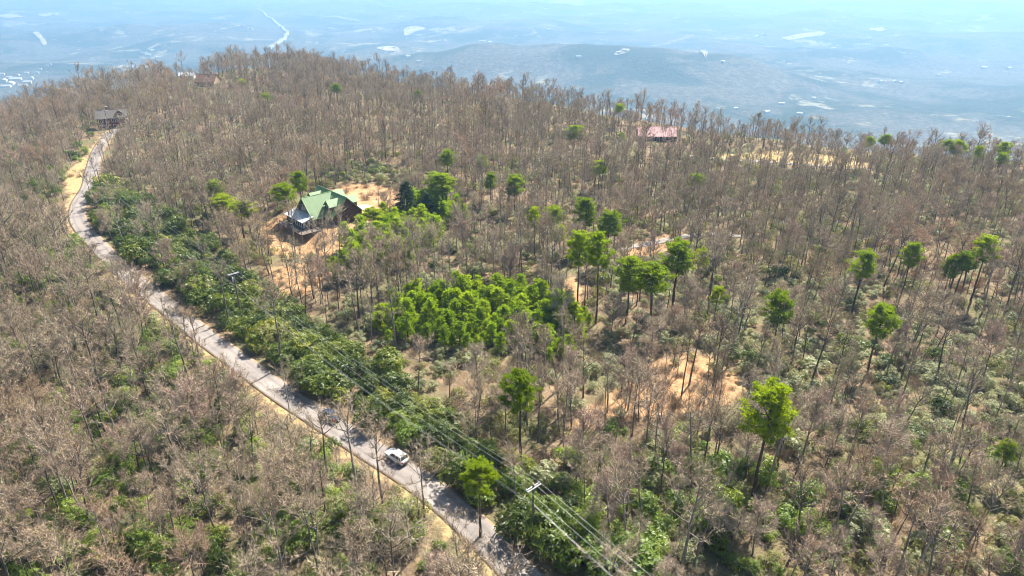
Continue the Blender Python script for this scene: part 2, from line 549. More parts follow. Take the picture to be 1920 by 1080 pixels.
Z['slope'] = zone([(1030, 800), (1120, 740), (1190, 690), (1260, 655), (1360, 665), (1420, 715), (1405, 760), (1330, 785), (1200, 800), (1100, 820)])
Z['trail'] = zone([(1062, 520), (1090, 520), (1092, 570), (1100, 610), (1060, 600), (1055, 560)])
Z['lane'] = zone([(1150, 470), (1215, 445), (1290, 430), (1300, 455), (1235, 480), (1170, 500)])
Z['farlane'] = zone([(1440, 282), (1530, 288), (1640, 308), (1640, 324), (1540, 318), (1450, 308), (1330, 300), (1330, 292)])
Z['verge'] = zone([(120, 330), (160, 290), (185, 262), (205, 240), (215, 250), (200, 275), (178, 300), (150, 345), (128, 380)])
Z['dirt_lb'] = zone([(410, 790), (440, 775), (455, 800), (425, 810)])
Z['silver'] = zone([(1100, 470), (1300, 480), (1500, 520), (1750, 600), (1900, 700), (1900, 900), (1600, 900), (1300, 680), (1150, 600)])
Z['silver2'] = zone([(560, 330), (700, 300), (900, 380), (1000, 480), (900, 520), (760, 560), (700, 560), (860, 440), (700, 340)])
Z['right_low'] = zone([(1560, 860), (1750, 830), (1915, 800), (1960, 1075), (1430, 1075), (1500, 960)])
Z['green_low'] = zone([(1000, 900), (1150, 800), (1400, 850), (1600, 980), (1500, 1080), (1150, 1080)])

def ground_objects():
    fine = np.arange(-420, 421, 3.0)
    def grow(a, sgn, k, lim, st=3.0):
        out = []
        v = a
        while abs(v) < lim:
            st *= k
            v += sgn * st
            out.append(v)
        return out
    xs = np.array(grow(-420, -1, 1.05, 45000)[::-1] + list(fine) + grow(420, 1, 1.05, 45000))
    ys = np.array(grow(-60, -1, 1.09, 20000)[::-1] + list(np.arange(-60, 640, 3.0)) + grow(637, 1, 1.022, 45000))
    X, Y = np.meshgrid(xs, ys)
    x, y = X.ravel(), Y.ravel()
    z = height(x, y)
    nx, ny = len(xs), len(ys)
    i = np.arange(nx * ny).reshape(ny, nx)
    f = np.stack([i[:-1, :-1], i[:-1, 1:], i[1:, 1:], i[1:, :-1]], -1).reshape(-1, 4)
    me = np_mesh('terrain', np.stack([x, y, z], 1), f, [M['terrain']])
    me.polygons.foreach_set('use_smooth', np.ones(len(f), bool))
    nearm = (np.abs(x) < 500) & (y > -100) & (y < 700)
    def mask(names, w):
        v = np.zeros(len(x), np.float32)
        for n in names:
            d = sdf(x[nearm], y[nearm], Z[n])
            v[nearm] = np.maximum(v[nearm], 1 - smooth(-w, w, d))
        return v
    dirt = np.maximum(mask(['yard', 'trail'], 2.5), 0.66 * mask(['bank', 'slope', 'lane', 'dirt_lb'], 5.0))
    straw = mask(['verge', 'farlane'], 3.0)
    dr = seg_dist(x[nearm], y[nearm], ROADL)
    lf = np.interp(y[nearm], [q[1] for q in ROADL[::-1]], [q[0] for q in ROADL[::-1]]) - x[nearm]
    straw[nearm] = np.maximum(straw[nearm], np.where(lf > 0, 0.72, 0.4) * (1 - smooth(3.0, 5.5, dr)))
    for nm, v in (('dirt', dirt), ('straw', straw)):
        a = me.attributes.new(nm, 'FLOAT', 'POINT')
        a.data.foreach_set('value', v)
    o = link('terrain', me)
    tag(o, 'leaf covered mountain top and the wooded valley far below', kind='structure')

ground_objects()

def strip(name, pts, width, mat, up, nacross=6, kind='structure', label=None, skirt=0.25):
    p = np.asarray(pts, float)
    t = np.gradient(p, axis=0)
    t /= np.linalg.norm(t, axis=1)[:, None]
    nrm = np.stack([-t[:, 1], t[:, 0]], 1)
    a = np.linspace(-1, 1, nacross + 1)
    vs, ac = [], []
    for s in [-1.0] + list(a) + [1.0]:
        q = p + nrm * (s * width / 2)
        vs.append(np.column_stack([q, height(q[:, 0], q[:, 1]) + up]))
        ac.append(np.full(len(p), s))
    vs = np.array(vs)
    vs[0, :, 2] -= skirt + up
    vs[-1, :, 2] -= skirt + up
    m, n = len(vs), len(p)
    idx = np.arange(m * n).reshape(m, n)
    f = np.stack([idx[:-1, :-1], idx[1:, :-1], idx[1:, 1:], idx[:-1, 1:]], -1).reshape(-1, 4)
    me = np_mesh(name, vs.reshape(-1, 3), f[:, ::-1], [mat])
    me.polygons.foreach_set('use_smooth', np.ones(len(f), bool))
    at = me.attributes.new('across', 'FLOAT', 'POINT')
    at.data.foreach_set('value', np.array(ac, np.float32).ravel())
    o = link(name, me)
    tag(o, label, kind=kind)
    return o

def dense(pts, step=2.5):
    p = np.asarray(pts, float)
    out = []
    for i in range(len(p) - 1):
        p0, p1, p2, p3 = p[max(i - 1, 0)], p[i], p[i + 1], p[min(i + 2, len(p) - 1)]
        n = max(2, int(np.hypot(*(p2 - p1)) / step))
        for k in range(n):
            t = k / n
            out.append(0.5 * (2 * p1 + (p2 - p0) * t + (2 * p0 - 5 * p1 + 4 * p2 - p3) * t * t + (3 * p1 - p0 - 3 * p2 + p3) * t ** 3))
    out.append(p[-1])
    return np.array(out)

strip('road', ROADC, 5.1, M['asphalt'], 0.10, 8, label='worn grey asphalt road winding up through the woods')
strip('gravel_lane', dense(zone([(1110, 478), (1165, 466), (1215, 458), (1265, 447), (1330, 440), (1420, 446)])), 2.6, M['gravel'], 0.12, 4, label='pale gravel lane between the trees right of the tall pines')
strip('gravel_lane', dense(zone([(1280, 292), (1340, 299), (1450, 305), (1540, 312), (1620, 318), (1700, 330)])), 3.0, M['gravel'], 0.12, 4, label='pale gravel lane along the straw coloured clearing near the far edge')

# ------------------------------------------------------------------ far valley: fields, highway, roofs
def patch(name, px, label, mat, up=3.0):
    pts = zone(px)
    c = np.mean(pts, 0)
    rings = [1.0, 0.66, 0.33]
    vs, fs = [], []
    n = len(pts) * 6
    P = np.array(pts)
    per = dense(np.vstack([P, P[:1]]), max(5, np.hypot(*(P[0] - P[1])) / 6))[:-1]
    n = len(per)
    for r in rings:
        q = c + (per - c) * r
        for k in range(n):
            vs.append((q[k, 0], q[k, 1], h1(q[k, 0], q[k, 1]) + up))
    vs.append((c[0], c[1], h1(c[0], c[1]) + up))
    for j in range(len(rings) - 1):
        for k in range(n):
            fs.append((j * n + k, j * n + (k + 1) % n, (j + 1) * n + (k + 1) % n, (j + 1) * n + k))
    for k in range(n):
        fs.append(((len(rings) - 1) * n + k, (len(rings) - 1) * n + (k + 1) % n, len(vs) - 1))
    me = bpy.data.meshes.new(name)
    me.from_pydata(vs, [], fs)
    me.materials.append(mat)
    bm = bmesh.new(); bm.from_mesh(me); bmesh.ops.recalc_face_normals(bm, faces=bm.faces)
    if sum(f.normal.z for f in bm.faces) < 0:
        bmesh.ops.reverse_faces(bm, faces=bm.faces)
    bm.to_mesh(me); bm.free()
    o = link(name, me)
    tag(o, label, kind='structure')

patch('field', [(1465, 72), (1490, 66), (1530, 60), (1548, 62), (1535, 69), (1500, 73), (1478, 76)], 'large bare pale field in the hazy valley at upper right', M['bare_earth'], 6)
patch('field', [(0, 28), (25, 27), (46, 31), (30, 33), (0, 32)], 'pale field at the left edge of the hazy valley', M['bare_earth'], 6)
patch('field', [(72, 28), (100, 26), (112, 27), (95, 30), (76, 31)], 'thin pale field beside the highway side of the valley', M['bare_earth'], 6)
patch('field', [(704, 92), (725, 88), (748, 92), (745, 97), (720, 96)], 'bright clearing in the valley above the left wood edge', M['bare_earth'], 6)
patch('field', [(757, 55), (780, 50), (797, 54), (780, 60), (760, 68)], 'small bright clearing beyond the dark wooded ridge', M['bare_earth'], 6)
patch('field', [(1150, 104), (1170, 93), (1182, 96), (1165, 104)], 'small bright clearing at the right end of the wooded ridge', M['bare_earth'], 6)
patch('field', [(1310, 98), (1322, 93), (1328, 99), (1318, 102)], 'tiny bright clearing below the large bare field', M['bare_earth'], 6)
patch('field', [(60, 63), (72, 61), (82, 72), (88, 82), (80, 84), (72, 72)], 'narrow pale clearing running down the valley at left', M['bare_earth'], 6)
patch('field', [(1030, 4), (1060, 0), (1095, 3), (1060, 9)], 'bright field at the top edge of the hazy valley', M['bare_earth'], 8)
patch('field', [(1630, 55), (1655, 52), (1660, 57), (1640, 58)], 'short pale strip right of the large bare field', M['bare_earth'], 6)
strip('highway', dense(zone([(505, 92), (518, 84), (535, 72), (539, 63), (530, 53), (515, 42), (500, 32), (480, 18)]), 30), 26, M['highway'], 14, 6, label='pale highway curving through the hazy valley', skirt=3)

# ------------------------------------------------------------------ houses
def gable_building(name, label, cat, loc, rz, L, W, wall_h, roof_h, wall_m, roof_m, group=None, windows=(), dormer=None, chimney=None, base_drop=1.5, door=None, seams=0):
    """ridge along local x; front is -y"""
    t = empty(name, loc, rz)
    tag(t, label, cat, group)
    hw = W / 2
    MB().prism([(-hw, -base_drop), (hw, -base_drop), (hw, wall_h), (0, wall_h + roof_h - 0.05), (-hw, wall_h)], 'x', -L / 2, L / 2).build('wall', wall_m, t)
    oh, og = 0.45, 0.4
    k = roof_h / hw
    r = MB()
    for s in (-1, 1):
        ye, ze = s * (hw + oh), wall_h - k * oh + 0.10
        zr = wall_h + roof_h + 0.10
        q = [(-L / 2 - og, ye, ze), (L / 2 + og, ye, ze), (L / 2 + og, 0, zr), (-L / 2 - og, 0, zr)]
        if s > 0:
            q = q[::-1]
        r.slab(q, 0.16)
    roof = r.build('roof', roof_m, t)
    MB().box(-L / 2 - og - 0.02, L / 2 + og + 0.02, -0.16, 0.16, wall_h + roof_h + 0.04, wall_h + roof_h + 0.16).build('ridge_cap', roof_m, roof)
    if seams:
        sm = None
        n = int(L / seams)
        for s in (-1, 1):
            for i in range(n + 1):
                x = -L / 2 + i * L / n
                b = MB()
                e = Vector((x, s * (hw + oh), wall_h - k * oh + 0.10)); u = Vector((x, s * 0.1, wall_h + roof_h + 0.10))
                b.tube(e, u, 0.035, 0.035, 4)
                b.build('roof_seam', roof_m, roof)
    for (face, u, z, w, hh) in windows:
        add_window(t, face, u, z, w, hh, L / 2, hw)
    if door:
        face, u = door
        add_window(t, face, u, 1.0, 1.0, 2.05, L / 2, hw, 'door')
    if dormer:
        for dx, dw in dormer:
            dm = MB()
            zf = wall_h + 0.35 * roof_h
            yf = -hw * (1 - 0.22)
            dm.prism([(dx - dw / 2, wall_h + 0.1), (dx + dw / 2, wall_h + 0.1), (dx + dw / 2, zf + 0.7), (dx, zf + 0.7 + dw * 0.4), (dx - dw / 2, zf + 0.7)], 'y', yf, -0.4)
            d = dm.build('dormer', wall_m, t)
            rr = MB()
            for s in (-1, 1):
                q = [(dx, yf - 0.25, zf + 0.78 + dw * 0.4), (dx + s * (dw / 2 + 0.25), yf - 0.25, zf + 0.62), (dx + s * (dw / 2 + 0.25), -0.3, zf + 0.62), (dx, -0.3, zf + 0.78 + dw * 0.4)]
                rr.slab(q if s < 0 else q[::-1], 0.1)
            rr.build('dormer_roof', roof_m, d)
            MB().box(dx - 0.55, dx + 0.55, yf - 0.06, yf + 0.05, zf - 0.6, zf + 0.6).build('window_frame', M['white_paint'], d)
            MB().box(dx - 0.43, dx + 0.43, yf - 0.08, yf + 0.03, zf - 0.48, zf + 0.48).build('pane', M['glass'], d)
    if chimney:
        cx, cy_, cw = chimney
        c = MB().box(cx - cw / 2, cx + cw / 2, cy_ - cw / 2, cy_ + cw / 2, 0.5, wall_h + roof_h + 1.3).build('chimney', M['brick'], t)
        MB().box(cx - cw / 2 - 0.1, cx + cw / 2 + 0.1, cy_ - cw / 2 - 0.1, cy_ + cw / 2 + 0.1, wall_h + roof_h + 1.3, wall_h + roof_h + 1.45).build('chimney_cap', M['concrete'], c)
    return t

def add_window(t, face, u, z, w, hh, hx, hy, name='window', frame=None, fw=0.12):
    """face 'front' (-y), 'back' (+y), 'right' (+x), 'left' (-x); u along the wall, z centre"""
    frame = frame or M['white_paint']
    def bx(b, u0, u1, z0, z1, d0, d1):
        if face == 'front': b.box(u0, u1, -hy - d1, -hy - d0, z0, z1)
        elif face == 'back': b.box(u0, u1, hy + d0, hy + d1, z0, z1)
        elif face == 'right': b.box(hx + d0, hx + d1, u0, u1, z0, z1)
        else: b.box(-hx - d1, -hx - d0, u0, u1, z0, z1)
    g = MB(); bx(g, u - w / 2, u + w / 2, z - hh / 2, z + hh / 2, -0.05, 0.03)
    p = g.build(name, M['glass'] if name == 'window' else M['dark_wood'], t)
    f = MB()
    bx(f, u - w / 2 - fw, u - w / 2, z - hh / 2 - fw, z + hh / 2 + fw, -0.05, 0.07)
    bx(f, u + w / 2, u + w / 2 + fw, z - hh / 2 - fw, z + hh / 2 + fw, -0.05, 0.07)
    bx(f, u - w / 2, u + w / 2, z + hh / 2, z + hh / 2 + fw, -0.05, 0.07)
    bx(f, u - w / 2, u + w / 2, z - hh / 2 - fw, z - hh / 2, -0.05, 0.08)
    f.build('frame', frame, p)
    if name == 'window' and w > 0.9:
        m = MB(); bx(m, u - 0.03, u + 0.03, z - hh / 2, z + hh / 2, 0.03, 0.055)
        m.build('mullion', frame, p)

def green_house():
    rz = math.atan2(-0.73, 0.68)
    t = empty('mountain_house', (HOUSE[0], HOUSE[1], HOUSE_Z), rz)
    tag(t, 'dark log house with steep green metal roof, dormers and raised deck in a clearing', 'house')
    EZ, RH, HW = 2.9, 5.0, 5.0        # eaves, roof rise, half width
    LX, LF, LB = 8.2, 9.6, 6.6        # half length of the long ridge, front wing, back wing
    pent = lambda: [(-HW, -0.6), (HW, -0.6), (HW, EZ), (0, EZ + RH - 0.08), (-HW, EZ)]
    MB().prism(pent(), 'x', -LX, LX).build('wall', M['log'], t)
    MB().prism([(u * 0.98, z if z > 0 else -3.6) for u, z in pent()], 'y', -LF, -1.0).build('wing_wall', M['log'], t)
    def gable_roof(name, axis, a, b, hw, zr, rise, oh, og0, og1, mat, parent, seam=0.62, drop=0.0):
        r = MB()
        k = rise / hw
        def P(u, tt, z): return (tt, u, z) if axis == 'x' else (u, tt, z)
        for s in (-1, 1):
            ue, ze = s * (hw + oh), zr - rise - k * oh
            q = [P(ue, a - og0, ze), P(ue, b + og1, ze), P(0, b + og1, zr), P(0, a - og0, zr)]
            n = (Vector(q[1]) - Vector(q[0])).cross(Vector(q[3]) - Vector(q[0]))
            r.slab(q if n.z > 0 else q[::-1], 0.17)
        o = r.build(name, mat, parent)
        if seam:
            n = max(1, int((b - a + og0 + og1) / seam))
            for s in (-1, 1):
                for i in range(n + 1):
                    tt = a - og0 + 0.04 + i * (b - a + og0 + og1 - 0.08) / n
                    MB().tube(P(s * (hw + oh), tt, zr - rise - k * oh + 0.02), P(s * 0.08, tt, zr + 0.0 - k * 0.08 + 0.02), 0.04, 0.04, 4).build('roof_seam', mat, o)
        MB().tube(P(0, a - og0 - 0.02, zr - 0.02), P(0, b + og1 + 0.02, zr - 0.02), 0.13, 0.13, 6).build('ridge_cap', mat, o)
        return o
    gable_roof('roof', 'x', -LX, LX, HW, EZ + RH + 0.12, RH, 0.55, 0.6, 0.6, M['green_metal'], t)
    gable_roof('wing_roof', 'y', -LF, -0.15, HW, EZ + RH + 0.10, RH, 0.55, 0.7, 0.0, M['green_metal'], t)
    # gabled dormers on both slopes
    for (dx, sg) in ((5.0, -1), (-5.4, -1), (5.0, 1), (-2.6, 1)):
        w, yf, zb, zt = 1.6, 4.5 * sg, EZ + 0.4, EZ + 2.75
        d = MB()
        d.prism([(dx - w, zb), (dx + w, zb), (dx + w, zt), (dx, zt + 1.45), (dx - w, zt)], 'y', min(yf, 0.3 * sg), max(yf, 0.3 * sg))
        dm = d.build('dormer', M['log'], t)
        rr = MB()
        for s in (-1, 1):
            q = [(dx, yf + 0.5 * sg, zt + 1.6), (dx + s * (w + 0.4), yf + 0.5 * sg, zt - 0.24), (dx + s * (w + 0.4), 0.3 * sg, zt - 0.24), (dx, 0.3 * sg, zt + 1.6)]
            n = (Vector(q[1]) - Vector(q[0])).cross(Vector(q[3]) - Vector(q[0]))
            rr.slab(q if n.z > 0 else q[::-1], 0.13)
        rr.build('dormer_roof', M['green_metal'], dm)
        y0, y1 = sorted((yf + 0.02 * sg, yf + 0.05 * sg))
        MB().box(dx - 0.55, dx + 0.55, y0, y1, zb + 0.45, zt - 0.1).build('window_frame', M['white_paint'], dm)
        y0, y1 = sorted((yf + 0.03 * sg, yf + 0.07 * sg))
        MB().box(dx - 0.42, dx + 0.42, y0, y1, zb + 0.58, zt - 0.23).build('pane', M['glass'], dm)
    # roof vent pipe
    MB().tube((2.1, -1.4, EZ + RH - 1.5), (2.1, -1.4, EZ + RH - 0.75), 0.09, 0.09, 8).build('vent_pipe', M['galv'], t)
    # windows of the end gable and the front wing
    for u, z, w, hh in ((-2.4, 1.4, 1.0, 1.2), (2.2, 1.4, 1.0, 1.2), (0, 4.6, 0.9, 1.2)):
        add_window(t, 'right', u, z, w, hh, LX, HW, frame=M['dark_wood'])
    for u, z, w, hh in ((-1.5, 4.7, 0.9, 1.5), (0.0, 4.9, 0.9, 1.9), (1.5, 4.7, 0.9, 1.5)):
        add_window(t, 'front', u, z, w, hh, 0, LF)
    # sunroom porch in front of the wing
    PX0, PX1, PY = -5.6, 5.2, -LF - 3.4
    pr = MB().slab([(PX0 - 0.5, PY - 0.5, 2.35), (PX1 + 0.5, PY - 0.5, 2.35), (PX1 + 0.5, -LF + 0.05, 3.45), (PX0 - 0.5, -LF + 0.05, 3.45)], 0.12).build('porch_roof', M['pale_metal'], t)
    for i in range(18):
        x = PX0 - 0.45 + i * (PX1 - PX0 + 0.9) / 17
        MB().tube((x, PY - 0.5, 2.38), (x, -LF + 0.02, 3.48), 0.028, 0.028, 4).build('roof_seam', M['pale_metal'], pr)
    sr = MB().box(PX0, PX1, PY + 0.02, PY + 0.16, 0.0, 0.35).box(PX0, PX1, PY + 0.02, PY + 0.16, 2.0, 2.32)
    sr.box(PX0, PX0 + 0.14, PY + 0.16, -LF - 0.01, 0.0, 2.3).box(PX1 - 0.14, PX1, PY + 0.16, -LF - 0.01, 0.0, 0.6).build('sunroom_wall', M['dark_wood'], t)
    n = 8
    for i in range(n):
        x0 = PX0 + 0.1 + i * (PX1 - PX0 - 0.2) / n
        x1 = x0 + (PX1 - PX0 - 0.2) / n
        g = MB().box(x0 + 0.13, x1 - 0.13, PY + 0.06, PY + 0.10, 0.35, 2.0).build('window', M['glass'], t)
        f = MB().box(x0 + 0.01, x0 + 0.13, PY + 0.0, PY + 0.14, 0.35, 2.0).box(x1 - 0.13, x1 - 0.01, PY + 0.0, PY + 0.14, 0.35, 2.0).box(x0 + 0.13, x1 - 0.13, PY + 0.0, PY + 0.13, 1.88, 2.0).box(x0 + 0.13, x1 - 0.13, PY, PY + 0.13, 0.35, 0.47)
        f.build('frame', M['white_paint'] if i in (1, 2, 4, 5, 6, 7) else M['dark_wood'], g)
    for i in range(2):
        y0 = PY + 0.3 + i * 1.5
        g = MB().box(PX1 - 0.10, PX1 - 0.05, y0 + 0.12, y0 + 1.3, 0.6, 2.2).build('window', M['glass'], t)
        MB().box(PX1 - 0.13, PX1 + 0.02, y0, y0 + 0.12, 0.6, 2.3).box(PX1 - 0.13, PX1 + 0.02, y0 + 1.3, y0 + 1.42, 0.6, 2.3).box(PX1 - 0.12, PX1 + 0.02, y0 + 0.12, y0 + 1.3, 2.18, 2.3).build('frame', M['white_paint'], g)
    # sliding door of the nook and a white frame
    add_window(t, 'front', 6.6, 1.1, 1.8, 2.1, 0, HW, 'window')
    # deck round the front, boards as parts
    def deck_field(x0, x1, y0, y1, z):
        n = max(1, int(round((y1 - y0) / 0.30)))
        st = (y1 - y0) / n
        for i in range(n):
            MB().box(x0, x1, y0 + i * st + 0.015, y0 + (i + 1) * st - 0.015, z - 0.06, z + 0.012 * ((i * 7) % 3)).build('deck_board', M['deck_wood'], t)
        MB().box(x0 + 0.1, x1 - 0.1, y0 + 0.1, y0 + 0.26, z - 0.34, z - 0.062).box(x0 + 0.1, x1 - 0.1, y1 - 0.26, y1 - 0.1, z - 0.34, z - 0.062).build('deck_beam', M['dark_wood'], t)
    DY = PY - 2.6
    deck_field(-7.2, 8.6, DY, PY - 0.01, -0.08)
    deck_field(5.25, 8.6, PY, -HW - 0.02, -0.085)
    deck_field(-7.2, -5.65, PY, -LF + 2.0, -0.085)
    MB().box(PX0, PX1, PY, -LF, -0.3, -0.02).build('sunroom_floor', M['dark_wood'], t)
    cr, sr_ = math.cos(rz), math.sin(rz)
    def gz(x, y):
        return h1(HOUSE[0] + x * cr - y * sr_, HOUSE[1] + x * sr_ + y * cr) - HOUSE_Z
    for x, y in [(-7.0, DY + 0.2), (-3.8, DY + 0.2), (-0.6, DY + 0.2), (2.6, DY + 0.2), (5.6, DY + 0.2), (8.4, DY + 0.2), (-7.0, PY), (8.4, PY), (8.4, -9.2), (8.4, -5.6), (5.4, -9.2), (2.6, PY + 0.5), (-3.8, PY + 0.5)]:
        MB().box(x - 0.11, x + 0.11, y - 0.11, y + 0.11, gz(x, y) - 0.4, -0.34).build('deck_post', M['deck_wood'], t)
    runs = [((-7.15, DY + 0.05), (8.55, DY + 0.05)), ((8.55, DY + 0.05), (8.55, -HW - 0.3)), ((-7.15, DY + 0.05), (-7.15, -LF + 2.0))]
    for (ax, ay), (bx_, by_) in runs:
        d = Vector((bx_ - ax, by_ - ay, 0))
        n = max(2, int(d.length / 1.6))
        rail = MB()
        for z in (0.2, 0.55, 0.95):
            rail.tube((ax, ay, z), (bx_, by_, z), 0.05 if z > 0.9 else 0.03, 0.05 if z > 0.9 else 0.03, 4)
        rl = rail.build('railing', M['deck_wood'], t)
        for i in range(n + 1):
            p = Vector((ax, ay, 0)) + d * (i / n)
            MB().box(p.x - 0.06, p.x + 0.06, p.y - 0.06, p.y + 0.06, 0.0, 1.0).build('rail_post', M['deck_wood'], rl)
    # stairs down the left end of the deck
    st = MB()
    for i in range(9):
        st.box(-7.0, -5.8, DY - 0.3 * (i + 1), DY - 0.3 * i - 0.02, -0.35 - 0.26 * i, -0.29 - 0.26 * i)
    st.build('stairs', M['deck_wood'], t)
    # carport at the back right
    cp = MB().slab([(3.4, HW + 0.1, 3.0), (3.4, HW + 4.6, 2.4), (9.6, HW + 4.6, 2.4), (9.6, HW + 0.1, 3.0)][::-1], 0.1).build('carport_roof', M['tan_metal'], t)
    for x, y in ((3.7, HW + 4.3), (9.3, HW + 4.3), (9.3, HW + 0.5)):
        MB().box(x - 0.1, x + 0.1, y - 0.1, y + 0.1, -0.3, 2.42).build('carport_post', M['dark_wood'], cp)
    lt = MB().slab([(-6.5, HW + 0.3, 3.0), (-6.5, HW + 3.6, 2.2), (-0.5, HW + 3.6, 2.2), (-0.5, HW + 0.3, 3.0)][::-1], 0.12).build('rear_porch_roof', M['green_metal'], t)
    for x in (-6.2, -3.5, -0.8):
        MB().box(x - 0.1, x + 0.1, HW + 3.2, HW + 3.4, -0.3, 2.2).build('porch_post', M['dark_wood'], lt)
    return t

green_house()

x, y, z = place(193, 242)
RED = (x, y, z)
gable_building('brown_house', 'red brown two storey house with grey roof above the road at upper left', 'house', (x + 3, y + 5, z), R(28), 13.5, 8.6, 5.4, 3.2, M['red_siding'], M['shingle'],
               windows=[('left', -2.0, 4.2, 1.5, 1.5), ('left', 1.8, 4.2, 1.5, 1.5), ('left', -1.2, 1.3, 2.4, 1.9), ('front', -5.2, 4.0, 1.5, 1.5), ('front', -5.0, 1.2, 2.2, 1.7), ('front', 0.5, 4.0, 1.4, 1.5), ('front', 5, 4.0, 1.4, 1.5), ('front', 4.5, 1.2, 1.6, 1.6)],
               dormer=[(3.6, 2.6)], chimney=(-1.5, 0.8, 0.9), door=('front', 0.6))
x, y, z = place(1232, 264)
PINK = (x, y, z)
gable_building('red_roofed_house', 'long low house with pinkish red metal roof behind bare trees on the ridge edge', 'house', (x, y + 3, z), R(-3), 17.5, 10, 2.7, 3.2, M['log'], M['pink_metal'],
               windows=[('front', -6, 1.4, 1.6, 1.2), ('front', -2.5, 1.4, 1.6, 1.2), ('front', 3, 1.4, 1.6, 1.2), ('front', 6, 1.4, 1.2, 1.2), ('left', 0, 1.4, 1.4, 1.2)], chimney=(-3.2, 0.9, 1.0), door=('front', 0.3), seams=1.2)
HILLTOP = []
for q in ((238, 163), (310, 152), (352, 148), (392, 160)):
    q = place(*q)
    HILLTOP.append((q[0], q[1], 7, 24))
x, y, z = place(238, 163)
gable_building('white_house', 'white sided house glimpsed between big bare trees at upper left', 'house', (x, y, z), R(12), 20, 9, 4.6, 3.0, M['white_siding'], M['shingle'],
               windows=[('front', u, 3.2, 1.3, 1.4) for u in (-8, -4.5, -1, 2.5, 6)] + [('front', u, 1.0, 1.3, 1.4) for u in (-8, -4.5, 2.5, 6)], door=('front', -1.2), chimney=(4, 0.6, 0.9))
x, y, z = place(310, 152)
gable_building('tan_house', 'tan roofed tall house at the top of the hill behind bare trees', 'house', (x, y, z), R(-20), 22, 12, 5.2, 5.0, M['tan_siding'], M['tan_shingle'],
               windows=[('front', u, 3.4, 1.4, 1.5) for u in (-8, -4, 0, 4, 8)] + [('right', u, 3.2, 1.4, 1.5) for u in (-3, 3)], chimney=(-5, 1, 1.1), door=('front', 2), dormer=[(-4, 3.0), (4.5, 3.0)])
x, y, z = place(352, 148)
gable_building('white_cottage', 'small white cottage right of the tan roofed house', 'house', (x, y, z), R(5), 11, 7, 3.0, 2.2, M['white_siding'], M['pale_metal'],
               windows=[('front', u, 1.6, 1.2, 1.2) for u in (-3.6, 3.4)], door=('front', 0.2))
x, y, z = place(392, 160)
gable_building('russet_house', 'reddish brown roofed house near the hilltop skyline trees', 'house', (x, y, z), R(-8), 14, 10, 3.2, 4.4, M['tan_siding'], M['red_shingle'],
               windows=[('front', u, 1.7, 1.3, 1.3) for u in (-5, -1.6, 4.6)], door=('front', 1.6), chimney=(3, 0.7, 0.9))
HOUSES_XY = [(HOUSE[0], HOUSE[1], 13), (RED[0] + 3, RED[1] + 5, 10), (PINK[0], PINK[1] + 3, 11)]

# roofs down in the valley town and scattered farms
town = [(8, 152, 70, 40), (30, 150, 90, 45), (52, 156, 60, 35), (20, 158, 80, 50), (60, 148, 40, 24), (12, 163, 70, 36), (44, 163, 60, 40), (70, 138, 30, 18), (88, 124, 26, 16), (95, 122, 22, 14), (50, 138, 40, 20), (76, 131, 24, 16),
        (35, 142, 30, 20), (5, 140, 34, 20), (18, 147, 40, 22)]
farms = [(420, 55, 40, 30), (450, 50, 60, 36), (470, 54, 40, 20), (440, 47, 30, 20), (402, 60, 30, 20), (720, 93, 40, 22), (738, 91, 30, 18), (755, 104, 26, 16), (765, 106, 26, 16), (785, 116, 20, 14), (905, 78, 50, 26), (918, 80, 30, 20), (1028, 56, 30, 20), (968, 69, 30, 18),
         (1010, 70, 24, 16), (1085, 108, 24, 16), (1160, 100, 28, 18), (1172, 96, 28, 18), (1318, 97, 30, 20), (1355, 117, 26, 18), (1472, 117, 28, 18), (1650, 154, 24, 16), (1678, 153, 26, 18), (1690, 155, 20, 14), (1760, 142, 24, 14), (1845, 128, 30, 18), (1892, 128, 28, 18),
         (1525, 186, 20, 14), (1465, 196, 20, 14), (1420, 68, 60, 30), (1432, 66, 50, 30), (1380, 205, 22, 14), (1437, 212, 24, 16), (1500, 215, 22, 14), (165, 51, 60, 30), (155, 49, 40, 24), (285, 95, 30, 18), (280, 104, 26, 16), (295, 108, 26, 16)]
